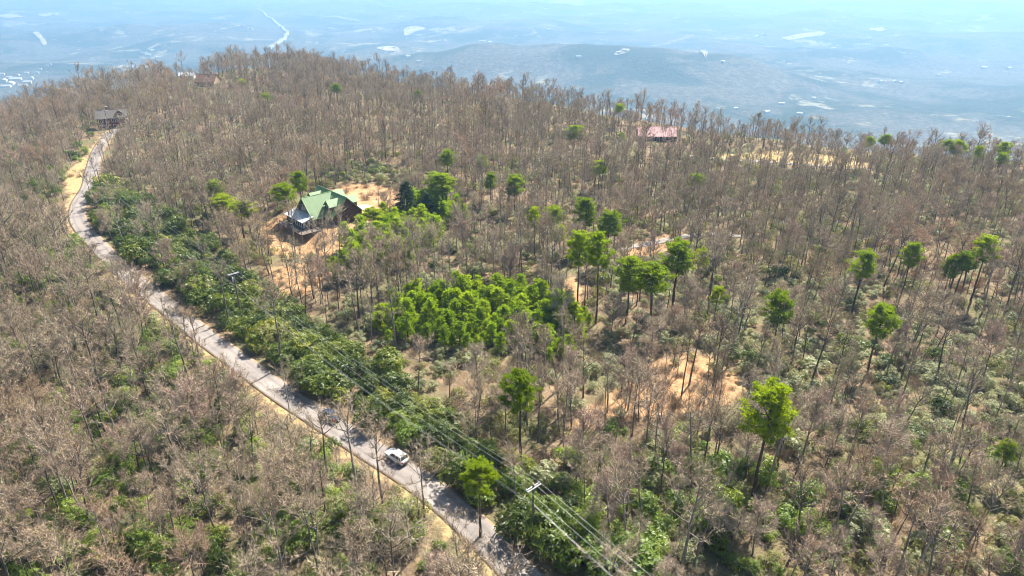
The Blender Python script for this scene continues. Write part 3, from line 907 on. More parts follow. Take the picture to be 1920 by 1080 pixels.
# ------------------------------------------------------------------ utility line
POLE_H = 11.0
POLES = [place(1000, 912, POLE_H), place(437, 512, POLE_H), place(181, 318, POLE_H), place(196, 207, POLE_H)]
POLES = [(POLES[0][0] + 52, POLES[0][1] - 62, 0)] + POLES
POLES[0] = (POLES[0][0], POLES[0][1], h1(*POLES[0][:2]))
plabels = ['utility pole outside the lower right bend of the power line', 'utility pole with double wooden crossarm right of the roadside pine at bottom centre', 'utility pole with crossarm and grey transformer above the shrubs below the green roofed house',
           'utility pole with pale crossarm standing against the upper road bend', 'farthest utility pole in front of the red brown house']
att = []
for i, (px, py, pz) in enumerate(POLES):
    a = Vector(POLES[min(i + 1, len(POLES) - 1)][:2]) - Vector(POLES[max(i - 1, 0)][:2])
    rz = math.atan2(a.y, a.x) + math.pi / 2
    t = empty('utility_pole', (px, py, pz), rz)
    tag(t, plabels[i], 'utility pole', 'poles of the roadside power line')
    MB().tube((0, 0, -0.6), (0, 0, POLE_H + 0.35), 0.19, 0.12, 10).build('pole', M['pole_wood'], t)
    for s in (-1, 1):
        MB().box(-1.2, 1.2, s * 0.17 - 0.06, s * 0.17 + 0.06, POLE_H - 0.25, POLE_H - 0.1).build('crossarm', M['arm_wood'], t)
    if i > 1:
        MB().tube((-1.0, -0.12, POLE_H - 0.25), (0, -0.12, POLE_H - 1.1), 0.025, 0.025, 4).build('brace', M['galv'], t)
        MB().tube((1.0, -0.12, POLE_H - 0.25), (0, -0.12, POLE_H - 1.1), 0.025, 0.025, 4).build('brace', M['galv'], t)
    pts = []
    for x in (-1.1, 1.1, 0.0):
        zz = POLE_H - 0.1 if x else POLE_H + 0.35
        b = MB().tube((x, 0 if x == 0 else -0.17, zz), (x, 0 if x == 0 else -0.17, zz + 0.14), 0.05, 0.075, 8).tube((x, 0 if x == 0 else -0.17, zz + 0.14), (x, 0 if x == 0 else -0.17, zz + 0.24), 0.06, 0.04, 8)
        b.build('insulator', M['ceramic'], t)
        pts.append((x, 0 if x == 0 else -0.17, zz + 0.24))
    pts.append((0.16, 0, POLE_H - 2.6))
    pts.append((-0.16, 0, POLE_H - 3.3))
    if i == 2:
        tr = MB().tube((0.0, -0.48, POLE_H - 2.3), (0.0, -0.48, POLE_H - 1.3), 0.3, 0.3, 14).build('transformer', M['galv'], t)
        MB().tube((0.1, -0.48, POLE_H - 1.3), (0.1, -0.48, POLE_H - 1.02), 0.05, 0.04, 8).build('bushing', M['ceramic'], tr)
    mt = Matrix.Translation((px, py, pz)) @ Matrix.Rotation(rz, 4, 'Z')
    att.append([mt @ Vector(q) for q in pts])
wl = ['left high power cable strung from crossarm to crossarm', 'right high power cable strung from crossarm to crossarm', 'top centre power cable strung over the pole tops', 'upper low service cable strung below the crossarms', 'lowest service cable strung along the pole line']
for w in range(5):
    b = MB()
    for i in range(len(att) - 1):
        p, q = att[i][w], att[i + 1][w]
        n = 24
        sag = 1.6 if w < 3 else 2.2
        pr = p
        for k in range(1, n + 1):
            u = k / n
            c = p.lerp(q, u)
            c.z -= sag * 4 * u * (1 - u)
            b.tube(pr, c, 0.009, 0.009, 4, cap=False)
            pr = c
    tag(b.build('power_cable', M['cable']), wl[w], 'power cable', 'cables of the roadside power line')

# ------------------------------------------------------------------ vehicles
def vehicle(name, label, loc, heading, paint, L=4.85, W=1.95, H=1.78, suv=True):
    """nose towards local +x"""
    t = empty(name, loc, heading)
    tag(t, label, 'car')
    hw = W / 2
    # body: loft of cross sections along x (x, half width, bottom, shoulder)
    sec = [(-L / 2, 0.80, 0.45, 0.86), (-L / 2 + 0.12, 0.93, 0.32, 0.98), (-L / 2 + 0.9, 1.0, 0.26, 1.03), (-0.4, 1.0, 0.26, 1.02), (0.75, 1.0, 0.26, 1.0),
           (L / 2 - 1.1, 0.99, 0.26, 0.98), (L / 2 - 0.35, 0.95, 0.28, 0.90), (L / 2 - 0.05, 0.84, 0.36, 0.76), (L / 2, 0.76, 0.45, 0.66)]
    b = MB()
    ring = []
    for (x, w, z0, z1) in sec:
        w *= hw
        ring.append([(x, -w * 0.92, z0), (x, -w, z0 + 0.18), (x, -w, z1 - 0.14), (x, -w * 0.93, z1), (x, 0, z1 + 0.035), (x, w * 0.93, z1), (x, w, z1 - 0.14), (x, w, z0 + 0.18), (x, w * 0.92, z0)])
    vs = [p for r_ in ring for p in r_]
    n = 9
    fs = []
    for i in range(len(ring) - 1):
        for k in range(n):
            fs.append((i * n + k, i * n + (k + 1) % n, (i + 1) * n + (k + 1) % n, (i + 1) * n + k))
    fs += [tuple(range(n)), tuple(range((len(ring) - 1) * n, len(ring) * n))]
    b.add(vs, fs)
    body = b.build('body', paint, t)
    # cabin: roof with pillars, glass set in
    xr, xf = (-L / 2 + 0.25, 0.95) if suv else (-L / 2 + 0.75, 0.95)
    xr2, xf2 = (-L / 2 + 0.55, 0.25) if suv else (-L / 2 + 1.5, 0.25)
    zb, zt = 0.99, H
    wb, wt = hw * 0.92, hw * 0.74
    g = MB()
    g.add([(xr + 0.03, -wb + 0.02, zb), (xf - 0.03, -wb + 0.02, zb), (xf - 0.03, wb - 0.02, zb), (xr + 0.03, wb - 0.02, zb), (xr2 + 0.03, -wt + 0.02, zt - 0.05), (xf2 - 0.03, -wt + 0.02, zt - 0.05), (xf2 - 0.03, wt - 0.02, zt - 0.05), (xr2 + 0.03, wt - 0.02, zt - 0.05)],
          [(0, 1, 5, 4), (1, 2, 6, 5), (2, 3, 7, 6), (3, 0, 4, 7), (4, 5, 6, 7), (3, 2, 1, 0)])
    g.build('window_glass', M['glass'], t)
    rf = MB()
    rf.add([(xr2 - 0.03, -wt - 0.02, zt - 0.07), (xf2 + 0.03, -wt - 0.02, zt - 0.07), (xf2 + 0.03, wt + 0.02, zt - 0.07), (xr2 - 0.03, wt + 0.02, zt - 0.07), (xr2 + 0.1, -wt + 0.12, zt + 0.02), (xf2 - 0.1, -wt + 0.12, zt + 0.02), (xf2 - 0.1, wt - 0.12, zt + 0.02), (xr2 + 0.1, wt - 0.12, zt + 0.02)],
           [(0, 1, 5, 4), (1, 2, 6, 5), (2, 3, 7, 6), (3, 0, 4, 7), (4, 5, 6, 7), (3, 2, 1, 0)])
    roof = rf.build('roof', paint, t)
    for s in (-1, 1):
        for (xa, xb) in ((xr, xr2), (xf, xf2), (-0.55, -0.55), (-1.45, -1.38)):
            if not suv and xa == -1.45: continue
            MB().tube((xa, s * wb, zb - 0.02), (xb, s * wt, zt - 0.05), 0.05, 0.045, 5).build('pillar', paint, roof)
        MB().tube((xr2 + 0.25, s * (wt - 0.05), zt + 0.07), (xf2 - 0.25, s * (wt - 0.05), zt + 0.07), 0.025, 0.025, 5).build('roof_rail', M['trim_black'], roof)
        MB().box(0.62, 0.82, s * (hw + 0.1) - 0.1, s * (hw + 0.1) + 0.1, 1.0, 1.16).build('mirror', paint, t)
        MB().box(L / 2 - 0.2, L / 2 - 0.02, s * hw * 0.62 - 0.2, s * hw * 0.62 + 0.2, 0.66, 0.8).build('headlight', M['lamp_clear'], t)
        MB().box(-L / 2 - 0.02, -L / 2 + 0.14, s * hw * 0.80 - 0.12, s * hw * 0.80 + 0.12, 0.72, 1.0).build('taillight', M['tail_red'], t)
        for x in (-L / 2 + 0.95, L / 2 - 0.95):
            w = MB().tube((x, s * (hw - 0.24), 0.35), (x, s * (hw + 0.01), 0.35), 0.35, 0.35, 20).build('wheel', M['rubber'], t)
            MB().tube((x, s * (hw + 0.0), 0.35), (x, s * (hw + 0.025), 0.35), 0.23, 0.21, 16).build('rim', M['alloy'], w)
    MB().box(L / 2 - 0.12, L / 2 + 0.05, -hw * 0.78, hw * 0.78, 0.36, 0.58).build('bumper', M['trim_black'], t)
    MB().box(-L / 2 - 0.06, -L / 2 + 0.12, -hw * 0.8, hw * 0.8, 0.42, 0.62).build('bumper', M['trim_black'], t)
    MB().box(-L / 2 - 0.03, -L / 2 + 0.05, -0.26, 0.26, 0.68, 0.82).build('number_plate', M['white_paint'], t)
    return t

CARS = []
for (px, py, nm, lab, paint, kw, off) in ((757, 866, 'white_car', 'white sport utility vehicle driving up the road near bottom centre', M['car_white'], dict(L=4.45, W=1.8, H=1.66), 0), (625, 788, 'blue_car', 'dark blue car with bluish windows farther up the road, half hidden by bare trees', M['car_blue'], dict(L=4.3, W=1.75, H=1.5, suv=False), 0)):
    x, y, z = place(px, py)
    k = int(np.argmin(np.hypot(ROADC[:, 0] - x, ROADC[:, 1] - y)))
    d = ROADC[k - 2] - ROADC[k + 2]
    d /= np.hypot(*d)
    side = np.array([d[1], -d[0]])
    c = ROADC[k] + side * 1.15
    vehicle(nm, lab, (c[0], c[1], h1(*c) + 0.10), math.atan2(d[1], d[0]), paint, **kw)
    CARS.append((c[0], c[1]))

# ------------------------------------------------------------------ plant prototypes (numpy)
class PM:
    """fast collector: triangles only, grouped by material slot"""
    def __init__(s):
        s.v, s.f, s.m, s.n = [], [], [], 0
    def raw(s, v, f, mi):
        s.v.append(np.asarray(v, float)); s.f.append(np.asarray(f, int) + s.n); s.m.append(np.full(len(f), mi)); s.n += len(v)
    def tube(s, pts, rad, k, mi):
        pts = np.asarray(pts, float)
        n = len(pts)
        d = np.gradient(pts, axis=0)
        d /= np.linalg.norm(d, axis=1)[:, None] + 1e-9
        ref = np.where(np.abs(d[:, 2:3]) < 0.8, np.array([[0, 0, 1.0]]), np.array([[1.0, 0, 0]]))
        a = np.cross(d, ref); a /= np.linalg.norm(a, axis=1)[:, None]
        b = np.cross(d, a)
        th = 2 * np.pi * np.arange(k) / k
        v = pts[:, None] + (a[:, None] * np.cos(th)[None, :, None] + b[:, None] * np.sin(th)[None, :, None]) * np.asarray(rad)[:, None, None]
        i = np.arange(n * k).reshape(n, k)
        q0, q1, q2, q3 = i[:-1], np.roll(i, -1, 1)[:-1], np.roll(i, -1, 1)[1:], i[1:]
        f = np.concatenate([np.stack([q0, q1, q2], -1).reshape(-1, 3), np.stack([q0, q2, q3], -1).reshape(-1, 3)])
        s.raw(v.reshape(-1, 3), f, mi)
    def slivers(s, p, d, w, mi, g):
        """one thin triangle per row: base at p, tip at p + d, base width w"""
        r = g.normal(size=p.shape)
        c = np.cross(d, r); c /= np.linalg.norm(c, axis=1)[:, None] + 1e-9
        c = c * (np.asarray(w)[:, None] if np.ndim(w) else w) * 0.5
        v = np.stack([p - c, p + c, p + d], 1).reshape(-1, 3)
        s.raw(v, np.arange(len(v)).reshape(-1, 3), mi)
    def leaves(s, p, d, nrm, w, mi):
        """diamond leaves, two triangles each"""
        c = np.cross(d, nrm); c /= np.linalg.norm(c, axis=1)[:, None] + 1e-9
        c = c * w * 0.5
        m = p + d * 0.5
        v = np.stack([p, m + c, p + d, m - c], 1).reshape(-1, 3)
        i = np.arange(len(v)).reshape(-1, 4)
        s.raw(v, np.concatenate([i[:, [0, 1, 2]], i[:, [0, 2, 3]]]), mi)
    def mesh(s, name, mats, only=None):
        v, f, m = np.concatenate(s.v), np.concatenate(s.f), np.concatenate(s.m)
        if only is not None:
            f = f[m == only]
            u, inv = np.unique(f, return_inverse=True)
            v, f, m = v[u], inv.reshape(-1, 3), np.zeros(len(f), int)
            mats = [mats[only]]
        return np_mesh(name, v, f, mats, m)

def unit(v):
    return v / (np.linalg.norm(v, axis=-1, keepdims=True) + 1e-9)

def bare_tree(seed, H, crown, spread, limbs, dens, up, tw):
    """slot 0 trunk and limbs, slot 1 twigs.  crown = share of the height that carries limbs"""
    g = np.random.default_rng(seed)
    m = PM()
    n = 9
    zt = np.linspace(-0.4, H * 0.86, n)
    off = np.cumsum(g.normal(0, 0.10, (n, 2)), 0) * np.linspace(0, 1, n)[:, None]
    tp = np.column_stack([off, zt])
    r0 = H * 0.0125
    m.tube(tp, np.linspace(r0 * 1.15, r0 * 0.28, n), 6, 0)
    z0 = H * (1 - crown)
    P, D, W = [], [], []
    az = g.uniform(0, 6.28)
    for i in range(limbs):
        u = (i + g.uniform(0, 0.9)) / limbs
        z = z0 + (H * 0.86 - z0) * u
        az += 2.4 + g.normal(0, 0.4)
        base = np.array([np.interp(z, zt, tp[:, 0]), np.interp(z, zt, tp[:, 1]), z])
        prof = 0.35 + 0.75 * math.sin(math.pi * min(1, 0.25 + 0.68 * u))
        Ln = spread * prof * g.uniform(0.75, 1.2)
        el = up * (0.6 + 0.7 * u) + g.normal(0, 0.12)
        d = np.array([math.cos(az) * math.cos(el), math.sin(az) * math.cos(el), math.sin(el)])
        pts = [base]
        seg = 4
        for k in range(seg):
            d = unit(d + np.array([0, 0, 0.16]) + g.normal(0, 0.16, 3))
            pts.append(pts[-1] + d * Ln / seg)
        pts = np.array(pts)
        rl = r0 * 0.48 * (1 - 0.55 * u)
        m.tube(pts, np.linspace(rl, rl * 0.3, seg + 1), 4, 0)
        # sub-branches
        for k in range(int(4.6 * dens) + 1):
            f = g.uniform(0.2, 1.0)
            j = min(int(f * seg), seg - 1)
            b = pts[j] + (pts[j + 1] - pts[j]) * (f * seg - j)
            bd = unit(unit(pts[j + 1] - pts[j]) + g.normal(0, 0.55, 3) + np.array([0, 0, 0.35]))
            bl = Ln * g.uniform(0.22, 0.5) * (1.15 - 0.4 * f)
            mid = b + bd * bl * 0.5 + g.normal(0, 0.05, 3) * bl
            end = mid + unit(bd + g.normal(0, 0.25, 3) + np.array([0, 0, 0.15])) * bl * 0.5
            m.tube([b, mid, end], [rl * 0.34, rl * 0.24, rl * 0.12], 3, 0 if k % 3 == 0 else 1)
            nt = int(7.6 * dens)
            ff = g.uniform(0.1, 1.0, nt)
            tb = np.where(ff[:, None] < 0.5, b + (mid - b) * (ff[:, None] * 2), mid + (end - mid) * (ff[:, None] * 2 - 1))
            td = unit(bd + g.normal(0, 0.75, (nt, 3)) + np.array([0, 0, 0.3]))
            tl = g.uniform(0.35, 0.95, nt) * (0.55 + 0.05 * H)
            P.append(tb); D.append(td * tl[:, None]); W.append(np.full(nt, tw))
            # second order twigs
            t2 = tb + td * (tl * g.uniform(0.3, 0.9, nt))[:, None]
            P.append(t2); D.append(unit(td + g.normal(0, 0.7, (nt, 3))) * (tl * 0.6)[:, None]); W.append(np.full(nt, tw * 0.75))
    # leader twigs
    nt = int(30 * dens)
    tb = tp[-1] + (tp[-2] - tp[-1]) * g.uniform(0, 1, (nt, 1))
    td = unit(g.normal(0, 0.5, (nt, 3)) + np.array([0, 0, 1.0]))
    P.append(tb); D.append(td * (H * 0.13 * g.uniform(0.5, 1, (nt, 1)))); W.append(np.full(nt, tw * 1.3))
    m.slivers(np.concatenate(P), np.concatenate(D), np.concatenate(W), 1, g)
    return m

def pine_tree(seed, H=16.0, Rr=3.4, crown=0.42, nl=40, tuft=12, flat=0.8):
    g = np.random.default_rng(seed)
    m = PM()
    n = 8
    zt = np.linspace(-0.4, H * 0.97, n)
    off = np.cumsum(g.normal(0, 0.07, (n, 2)), 0)
    off -= off[0]
    tp = np.column_stack([off, zt])
    m.tube(tp, np.linspace(0.24, 0.06, n), 7, 0)
    z0 = H * (1 - crown)
    Q, N = [], []
    az = 0.0
    lop = g.uniform(0, 6.28)
    for i in range(nl):
        u = (i + g.uniform(0, 1)) / nl
        z = z0 + (H * 0.97 - z0) * u
        az += 2.4 + g.normal(0, 0.5)
        prof = math.sqrt(max(0.02, 1 - (u * 0.97) ** 2.0)) * (0.62 + 0.38 * min(1, u * 3.5))
        Ln = Rr * prof * g.uniform(0.72, 1.12) * (1 + 0.16 * math.cos(az - lop))
        el = 0.12 + 0.75 * u + g.normal(0, 0.1)
        base = np.array([np.interp(z, zt, tp[:, 0]), np.interp(z, zt, tp[:, 1]), z - 0.25 * Ln * 0.3])
        d = np.array([math.cos(az) * math.cos(el), math.sin(az) * math.cos(el), math.sin(el)])
        p1 = base + d * Ln * 0.5 + np.array([0, 0, -0.05 * Ln])
        p2 = base + d * Ln * 0.95 + np.array([0, 0, 0.1 * Ln])
        m.tube([base, p1, p2], [0.06, 0.045, 0.015], 4, 0)
        for k in range(5):
            f = g.uniform(0.35, 1.04)
            c = (base + (p1 - base) * f * 2) if f < 0.5 else (p1 + (p2 - p1) * (f * 2 - 1))
            c = c + g.normal(0, 0.28, 3) * np.array([1, 1, 0.5])
            t = g.normal(0, 1, (tuft, 3))
            t = unit(t) * (g.uniform(0.2, 1, (tuft, 1)) ** 0.5)
            Q.append(c + t * np.array([0.5, 0.5, 0.26 * flat]))
            N.append(t + np.array([0, 0, 0.55]))
    Q, N = np.concatenate(Q), unit(np.concatenate(N))
    for k in range(7):
        d = unit(N + g.normal(0, 0.65, Q.shape)) * g.uniform(0.28, 0.52, (len(Q), 1))
        m.slivers(Q - d * 0.25, d, 0.135, 1, g)
    return m

def young_pine(seed, H=6.0, Rr=1.55):
    g = np.random.default_rng(seed)
    m = PM()
    m.tube([(0, 0, -0.3), (0.05, 0, H * 0.5), (0, 0.05, H * 0.97)], [0.11, 0.07, 0.02], 5, 0)
    Q, N = [], []
    nl = 46
    for i in range(nl):
        u = (i + g.uniform(0, 1)) / nl
        z = H * (0.12 + 0.85 * u)
        az = i * 2.4 + g.normal(0, 0.4)
        Ln = Rr * (1 - u) ** 0.65 * g.uniform(0.7, 1.15) + 0.12
        d = np.array([math.cos(az), math.sin(az), 0.35 + 0.8 * u])
        end = np.array([0, 0, z]) + d * Ln
        m.tube([(0, 0, z), end], [0.03, 0.008], 3, 0)
        nt = 13
        f = g.uniform(0.3, 1.05, (nt, 1))
        Q.append(np.array([0, 0, z]) + d * Ln * f + g.normal(0, 0.16, (nt, 3)))
        N.append(np.tile(unit(d + np.array([0, 0, 0.7])), (nt, 1)))
    Q, N = np.concatenate(Q), np.concatenate(N)
    for k in range(5):
        d = unit(N + g.normal(0, 0.6, Q.shape)) * g.uniform(0.22, 0.42, (len(Q), 1))
        m.slivers(Q - d * 0.25, d, 0.19, 1, g)
    return m

def cedar_tree(seed, H=11.0, Rr=2.5):
    g = np.random.default_rng(seed)
    m = PM()
    m.tube([(0, 0, -0.4), (0, 0, H * 0.97)], [0.2, 0.03], 6, 0)
    Q, N = [], []
    nl = 90
    for i in range(nl):
        u = (i + g.uniform(0, 1)) / nl
        z = H * (0.06 + 0.92 * u)
        az = i * 2.4 + g.normal(0, 0.4)
        Ln = Rr * (1 - u) ** 0.8 * g.uniform(0.7, 1.15) + 0.1
        d = np.array([math.cos(az), math.sin(az), 0.12])
        nt = 16
        f = g.uniform(0.25, 1.05, (nt, 1))
        Q.append(np.array([0, 0, z]) + d * Ln * f + g.normal(0, 0.18, (nt, 3)))
        N.append(np.tile(unit(d + np.array([0, 0, 0.2])), (nt, 1)))
    Q, N = np.concatenate(Q), np.concatenate(N)
    for k in range(4):
        d = unit(N + g.normal(0, 0.5, Q.shape)) * g.uniform(0.25, 0.5, (len(Q), 1))
        m.slivers(Q - d * 0.25, d, 0.14, 1, g)
    return m

def shrub(seed, lobes=7, Rr=1.5, H=2.2, rosettes=260, leaf=0.24, wid=0.095):
    """slot 0 stems, slot 1 leaves"""
    g = np.random.default_rng(seed)
    m = PM()
    Q, N = [], []
    for i in range(lobes):
        a, r = g.uniform(0, 6.28), Rr * 0.75 * math.sqrt(g.uniform(0, 1))
        lr = g.uniform(0.45, 0.8) * Rr * 0.75
        c = np.array([math.cos(a) * r, math.sin(a) * r, H * g.uniform(0.35, 0.75) * (1 - 0.25 * r / Rr)])
        m.tube([(0.1 * math.cos(a), 0.1 * math.sin(a), -0.2), (c[0] * 0.5, c[1] * 0.5, c[2] * 0.6), c], [0.05, 0.035, 0.012], 4, 0)
        k = rosettes // lobes
        t = unit(g.normal(0, 1, (k, 3)) + np.array([0, 0, 0.35]))
        Q.append(c + t * lr * g.uniform(0.65, 1.05, (k, 1)) * np.array([1, 1, 0.85]))
        N.append(unit(t + np.array([0, 0, 0.6])))
    Q, N = np.concatenate(Q), np.concatenate(N)
    keep = Q[:, 2] > 0.1
    Q, N = Q[keep], N[keep]
    e1 = unit(np.cross(N, g.normal(0, 1, N.shape)))
    e2 = np.cross(N, e1)
    for k in range(5):
        th = 2 * math.pi * k / 5 + g.uniform(0, 1.0, (len(Q), 1))
        d = e1 * np.cos(th) + e2 * np.sin(th) + N * g.uniform(-0.2, 0.55, (len(Q), 1))
        m.leaves(Q, unit(d) * leaf * g.uniform(0.75, 1.25, (len(Q), 1)), unit(N + g.normal(0, 0.3, N.shape)), wid, 1)
    return m

def brush(seed, n=200, H=1.3, Rr=1.0):
    g = np.random.default_rng(seed)
    m = PM()
    P = np.column_stack([g.normal(0, Rr * 0.45, n), g.normal(0, Rr * 0.45, n), np.full(n, -0.1)])
    D = unit(np.column_stack([P[:, 0] * 0.5 + g.normal(0, 0.3, n), P[:, 1] * 0.5 + g.normal(0, 0.3, n), np.ones(n)])) * (H * g.uniform(0.45, 1.1, (n, 1)))
    m.slivers(P, D, 0.035, 1, g)
    P2 = P + D * g.uniform(0.3, 0.8, (n, 1))
    m.slivers(P2, unit(D + g.normal(0, 0.5, D.shape) * H) * H * 0.4, 0.028, 1, g)
    m.tube([(0, 0, -0.1), (0.05, 0, H * 0.8)], [0.03, 0.01], 3, 0)
    return m

PROTO = {}
hidden = bpy.data.collections.new('plant_prototypes')
def proto(key, pm, mats, pa, pb):
    """keeps the two part meshes and one joined mesh for masses of the plant"""
    PROTO[key] = dict(a=pm.mesh(pa, mats, 0), b=pm.mesh(pb, mats, 1), joined=pm.mesh(key, mats), pa=pa, pb=pb)

NF, NS, NB = 10, 5, 3
gk = np.random.default_rng(5)
for i in range(NF):     # slender forest trees
    proto('forest_%d' % i, bare_tree(100 + i, gk.uniform(12, 14), gk.uniform(0.36, 0.6), gk.uniform(2.3, 3.9), int(gk.integers(9, 14)), gk.uniform(0.85, 1.2), gk.uniform(0.5, 0.92), 0.05), [M['bark'], M['twig']], 'trunk', 'crown')
for i in range(NS):     # spreading trees with crooked limbs
    proto('spread_%d' % i, bare_tree(140 + i, gk.uniform(10, 12), gk.uniform(0.58, 0.7), gk.uniform(3.8, 5.0), int(gk.integers(11, 14)), gk.uniform(1.1, 1.4), gk.uniform(0.4, 0.6), 0.05), [M['bark'], M['twig']], 'trunk', 'crown')
for i in range(NB):     # dense twiggy budding crowns
    proto('bud_%d' % i, bare_tree(170 + i, 10.0, 0.72, 2.7 + 0.4 * i, 17, 1.8, 0.7, 0.048), [M['bark'], M['budtwig']], 'trunk', 'crown')
for i in range(5):
    proto('pine_%d' % i, pine_tree(200 + i, crown=[0.38, 0.34, 0.46, 0.40, 0.32][i], nl=[44, 38, 50, 46, 40][i]), [M['pine_bark'], M['pine']], 'trunk', 'crown')
for i in range(3):
    proto('young_%d' % i, young_pine(230 + i), [M['pine_bark'], M['youngpine']], 'trunk', 'crown')
proto('cedar_0', cedar_tree(250), [M['pine_bark'], M['cedar']], 'trunk', 'crown')
for i in range(3):
    proto('rhodo_%d' % i, shrub(300 + i, 8 + i, 1.5, 2.3, 300), [M['bark'], M['rhodo']], 'stems', 'foliage')
    proto('laurel_%d' % i, shrub(320 + i, 6 + i, 1.4, 1.9, 230, 0.20, 0.09), [M['bark'], M['laurel']], 'stems', 'foliage')
    proto('fresh_%d' % i, shrub(380 + i, 7 + i, 1.5, 2.2, 260), [M['bark'], M['fresh']], 'stems', 'foliage')
    proto('olive_%d' % i, shrub(340 + i, 6 + i, 1.4, 1.8, 170, 0.20, 0.09), [M['bark'], M['olive']], 'stems', 'foliage')
for i in range(2):
    proto('brush_%d' % i, brush(360 + i), [M['bark'], M['twig']], 'stems', 'twigs')

# ------------------------------------------------------------------ named pines
W_ = {'c': 'cedar_0'}
PINES = [  # crown top x, y in the photograph, crown width there, height in metres, label
    (1450, 730, 116, 19, 'large round crowned pine standing alone at lower right'),
    (978, 700, 84, 16, 'pine with tall bare trunk beside the tan dirt slope, right of the power cables'),
    (897, 868, 84, 13, 'yellow green pine at the roadside beside the lower utility pole'),
    (1228, 498, 92, 16, 'broad bushy pine, front one of the three right of the red dirt trail'),
    (1183, 482, 70, 16, 'pine crowded behind the left side of the broad bushy pine'),
    (1274, 456, 76, 17, 'dark limbed umbrella pine right of the broad bushy pine'),
    (1322, 468, 34, 12, 'slim small pine just right of the dark limbed umbrella pine'),
    (1088, 438, 62, 20, 'left one of the tall pine pair beside the red dirt trail'),
    (1126, 442, 62, 21, 'right one of the tall pine pair beside the red dirt trail'),
    (1100, 372, 54, 16, 'tall full pine behind the tall pine pair'),
    (1143, 398, 60, 15, 'round umbrella pine right behind the tall pine pair'),
    (1042, 388, 46, 13, 'middle pine of the little row left of the tall pine pair'),
    (1003, 390, 32, 14, 'thin pine at the left end of the row left of the tall pine pair'),
    (1050, 425, 36, 12, 'low pine in front of the row left of the tall pine pair'),
    (966, 330, 50, 13, 'flat topped pine standing alone above centre'),
    (1125, 302, 38, 11, 'lone pine in the brown woods above the round umbrella pine'),
    (1075, 236, 42, 13, 'lone full pine below the skyline at upper centre'),
    (1162, 196, 28, 11, 'small pine on the skyline left of the pink roofed house'),
    (1305, 328, 40, 12, 'lone pine in the brown woods below the pink roofed house'),
    (828, 325, 72, 14, 'large full pine behind the green thicket right of the green roofed house'),
    (838, 282, 38, 13, 'slim pine behind the large full pine right of the green roofed house'),
    (760, 340, 64, 12, 'c dark blue green conical cedar right of the green roofed house'),
    (800, 362, 44, 10, 'c small dark conifer between the cedar and the green thicket'),
    (903, 293, 28, 12, 'slender pale pine in the woods right of the large full pine'),
    (920, 325, 32, 11, 'short pine below the slender pale pine above centre'),
    (398, 340, 46, 12, 'back pine of the cluster left of the green roofed house'),
    (416, 365, 58, 12, 'middle pine of the cluster left of the green roofed house'),
    (447, 380, 64, 11, 'front bright pine of the cluster left of the green roofed house'),
    (533, 346, 54, 14, 'pine with bare lower trunk at the left corner of the green roofed house'),
    (558, 322, 40, 13, 'dark pine right behind the left corner of the green roofed house'),
    (700, 392, 54, 8, 'short flat pine at the right end of the green roofed house'),
    (453, 148, 26, 10, 'small pine near the skyline above the cluster of houses'),
    (630, 158, 30, 12, 'lone pine below the skyline right of the highway'),
    (500, 175, 28, 9, 'faint low pine left of the lone skyline pine'),
    (783, 170, 24, 9, 'faint pine below the skyline at the wooded ridge'),
    (1624, 473, 56, 15, 'yellowish flat pine, leftmost of the right hand pines'),
    (1714, 457, 46, 14, 'oval pine second of the row at right'),
    (1857, 445, 60, 16, 'tallest umbrella pine of the row at right'),
    (1815, 474, 50, 13, 'low round pine in front of the tallest pine at right'),
    (1790, 478, 40, 12, 'low pine left of and touching the low round pine at right'),
    (1468, 552, 66, 15, 'thin crowned pine in the silvery laurel right of centre'),
    (1660, 572, 68, 15, 'bright round pine in the silvery laurel at right'),
    (1347, 540, 36, 10, 'small narrow pine in the laurel right of the bushy pine'),
    (1780, 264, 36, 12, 'left one of the twin flat pines near the right skyline'),
    (1803, 264, 36, 12, 'right one of the twin flat pines near the right skyline'),
    (1840, 275, 24, 12, 'narrow pine between the twin pines and the right edge'),
    (1884, 267, 30, 12, 'upper pine of the pair at the right edge near the skyline'),
    (1882, 288, 32, 11, 'lower pine of the pair at the right edge near the skyline'),
    (1663, 254, 32, 11, 'flat pine near the skyline at right'),
    (1634, 257, 26, 9, 'faint pine touching the flat pine near the skyline at right'),
    (1710, 288, 16, 8, 'tiny pine below the flat pine near the skyline at right'),
    (1897, 828, 44, 8, 'bright low pine at the right edge above the lower corner'),
    (1166, 250, 24, 9, 'faint small pine left of the pink roofed house'),
]
def grow(key, name, label, cat, group, loc, rz, scl):
    p = PROTO[key]
    t = empty(name, loc, rz, scl)
    tag(t, label, cat, group)
    a = link(p['pa'], p['a'], t)
    b = link(p['pb'], p['b'], t)
    return t

PXY = []
LAND = []          # landmarks for telling look-alikes apart: (x, y, words)
KEEP = []          # discs kept free of scattered trees
for i, (px, py, w, Hh, lab) in enumerate(PINES):
    ced = lab.startswith('c ')
    lab = lab[2:] if ced else lab
    x, y, z = place(px, py, Hh)
    _, _, zc = project(x, y, z + Hh * 0.8)
    wm = 1.12 * w * zc / FPX
    key = 'cedar_0' if ced else 'pine_%d' % ((i * 3) % 5)
    bw, bh = (5.0, 11.0) if ced else (7.4, 16.0)
    grow(key, 'cedar_tree' if ced else 'pine_tree', lab, 'tree', 'green pines rising above the bare woods', (x, y, z), random.uniform(0, 6.28), (wm / bw, wm / bw, Hh / bh))
    KEEP.append((x, y, 1.6))
    PXY.append((x, y))
    if i < 20 or i in (21, 25, 26, 27, 28, 30, 35, 36, 37, 40, 41, 42):
        LAND.append((x, y, lab))

